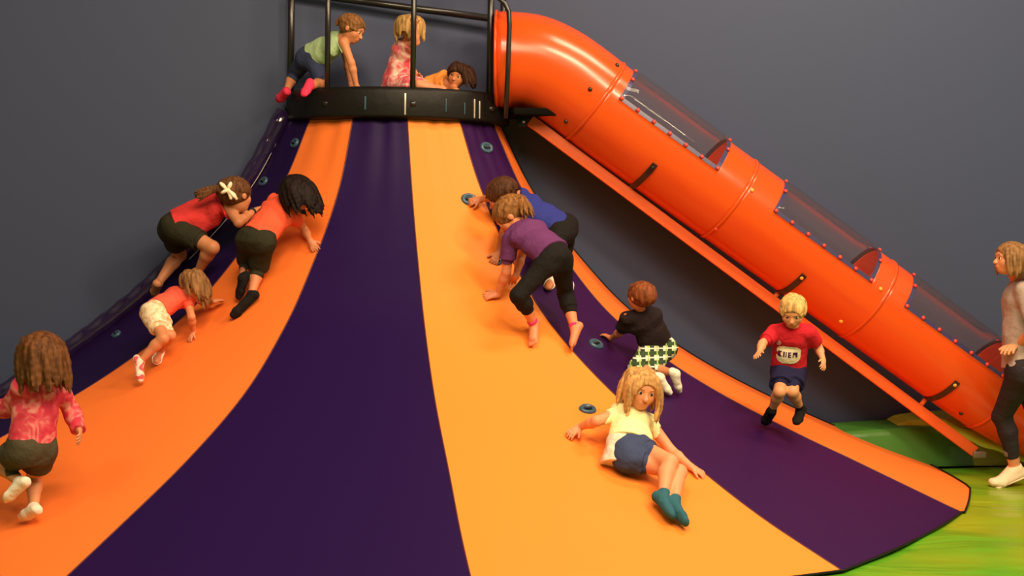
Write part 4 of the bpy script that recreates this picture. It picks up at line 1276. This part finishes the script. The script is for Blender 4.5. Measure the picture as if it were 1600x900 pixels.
fig['adult'] = make_figure('person', 'adult', 'woman in a grey T-shirt and cropped leggings walking on the green mats', (-.99, -.05, .04), (0, 0, 1), adult=True,
    skin=(.60, .24, .11), hair=dict(col=(.24, .12, .045), len=1.45, n=70, wave=.10, hang=(.15, 0, -1), seed=16, arc=2.3),
    shirt=dict(m=cloth('warm_grey_shirt', (.36, .28, .24)), sleeve=.36, hem=-.02, inf=.016, flare=.01), pants=dict(m=cloth('charcoal_leggings', (.028, .022, .026)), f=.86, inf=.005, loose=.0, name='leggings', wr=(.0012, 30), cuff=cloth('grey_cuff', (.20, .17, .14))),
    foot=dict(m=cloth('cream_shoe', (.85, .66, .45)), h=.06, inf=.006, name='shoe', sole=cloth('cream_sole', (.80, .60, .40))))

# ---- small things worn
cream = cloth('cream_bow', (.85, .74, .52))
R0, I = fig['redshirt']; HPf = I['HP']; hs = I['hs']
mb = MB(); c_ = at(356, 297, I['J']['H'][1] - .125)
for q, (dx, dz, r1, r2) in enumerate(((-.030, .028, .034, .022), (.030, -.030, .040, .026), (.012, .030, .028, .020), (-.020, -.010, .030, .022))):
    mb.ball(c_ + np.array([dx, -.008*(q % 2), dz]), (r1, .014, r2), basis((dz, .3, -dx), (dx, 0, dz)), 12, 8)
for sx in (-1, 1):
    mb.tube([c_, c_ + np.array([.03, -.015, -.03]) + np.array([.012*sx, 0, 0]), c_ + np.array([.045, -.02, -.062]) + np.array([.02*sx, 0, 0])], [.012, .014, .009], 8)
mb.ball(c_, .018); mb.build('hair_bow', cream, R0)
J = I['J']
mb = MB(); q = lerp(J['WR'], J['ER'], .06); ax = basis(J['WR']-J['ER']); r_ = .0165*I['hh'] + .005
mb.lathe(q - ax[2]*.010, [(r_, 0), (r_+.004, .004), (r_+.004, .016), (r_, .020)], ax, 20); mb.build('wristband', cloth('dark_band', (.03, .03, .035)), R0)
R0, I = fig['purple']; J = I['J']
for s in 'RL':
    q = lerp(J['A'+s], J['K'+s], .10); ax = basis(J['K'+s]-J['A'+s]); r_ = .0225*I['hh'] + .003
    mb = MB(); mb.lathe(q - ax[2]*.012, [(r_, 0), (r_+.004, .005), (r_+.004, .018), (r_, .024)], ax, 20); mb.build('anklet', cloth('magenta', (.65, .04, .16)), R0)
R0, I = fig['lying']; J = I['J']
V, F = surface([Cap(J['P'] + np.array([-.045, .01, .03]), J['P'] + np.array([-.055, -.045, -.075]), .072, .095, np.array([.8, -.4, -.3])/np.linalg.norm([.8, -.4, -.3]), 1.25, cutb=True)], .005, .02, [], (.003, 45), 3)
mesh_obj('skirt_lining', V, F, cloth('pale_lining', (.70, .60, .48)), R0)


# printed badge on the runner's shirt, laid on the cloth itself
def laid_on(root, part, centre, rx, rz, shape, m, name, lift=.0015, n=26, parent=None):
    from mathutils.bvhtree import BVHTree
    g = [o for o in root.children if o.name.split('.')[0] == part][0]
    off = np.array(root['_wl']); bv = BVHTree.FromPolygons([tuple(v.co) for v in g.data.vertices], [tuple(p.vertices) for p in g.data.polygons])
    fwd = Vector(tuple(-centre[1])); X, Zv = centre[2], centre[3]
    V, idx, F = [], {}, []
    for i in range(n+1):
        for j in range(n+1):
            a, b_ = (i/n*2-1), (j/n*2-1)
            p = centre[0] + X*(a*rx) + Zv*(b_*rz) + centre[1]*.25
            h_ = bv.ray_cast(Vector(tuple(p-off)), fwd)
            if h_[0] is None: continue
            idx[(i, j)] = len(V); V.append(np.array(h_[0]) + np.array(h_[1])*lift + off)
    for i in range(n):
        for j in range(n):
            if shape((i+.5)/n*2-1, (j+.5)/n*2-1) and all(q in idx for q in ((i, j), (i+1, j), (i+1, j+1), (i, j+1))):
                F.append((idx[(i, j)], idx[(i+1, j)], idx[(i+1, j+1)], idx[(i, j+1)]))
    o = mesh_obj(name, V, F, m, parent or root); return o


R0, I = fig['runner']; J = I['J']; fwv = nrm(I['fw'] if I['fw'][1] < 0 else -I['fw']); Xv = nrm(np.array([1, 0, 0]) - fwv*fwv[0]); Zv = np.cross(Xv, -fwv); Zv = Zv if Zv[2] > 0 else -Zv
mid = lerp(J['P'], J['N'], .50)
tgt = at(1231, 545, mid[1])
pr = laid_on(R0, 'shirt', (tgt, fwv, Xv, Zv), .080, .064, lambda a, b: (abs(a)**3 + abs(b)**3 < .85) and not (a < -.6 and abs(b) < .12), cloth('print_cream', (.80, .68, .45)), 'shirt_print', .0025)
def strokes(a, b):
    if abs(b) > .78: return False
    x = (a+1)/2*4; k, f = int(x), x - int(x)
    if k == 0: return f < .75 and (f < .3 or abs(b) > .45)
    if k == 1: return f < .3 or (.45 < f < .72)
    if k == 2: return f < .75 and (f < .3 or abs(b) > .5 or abs(b) < .15)
    return f < .25 or f > .62 or (b > 0 and f < .8)
laid_on(R0, 'shirt', (tgt + Zv*.004 - Xv*.006, fwv, Xv, Zv), .058, .021, strokes, cloth('print_ink', (.05, .012, .05)), 'print_lettering', .005, 40, pr)
laid_on(R0, 'shirt', (at(1215, 524, mid[1]), fwv, Xv, Zv), .015, .019, lambda a, b: a*a+b*b < 1, cloth('print_pink', (.85, .35, .40)), 'shirt_sticker', .003, 14)
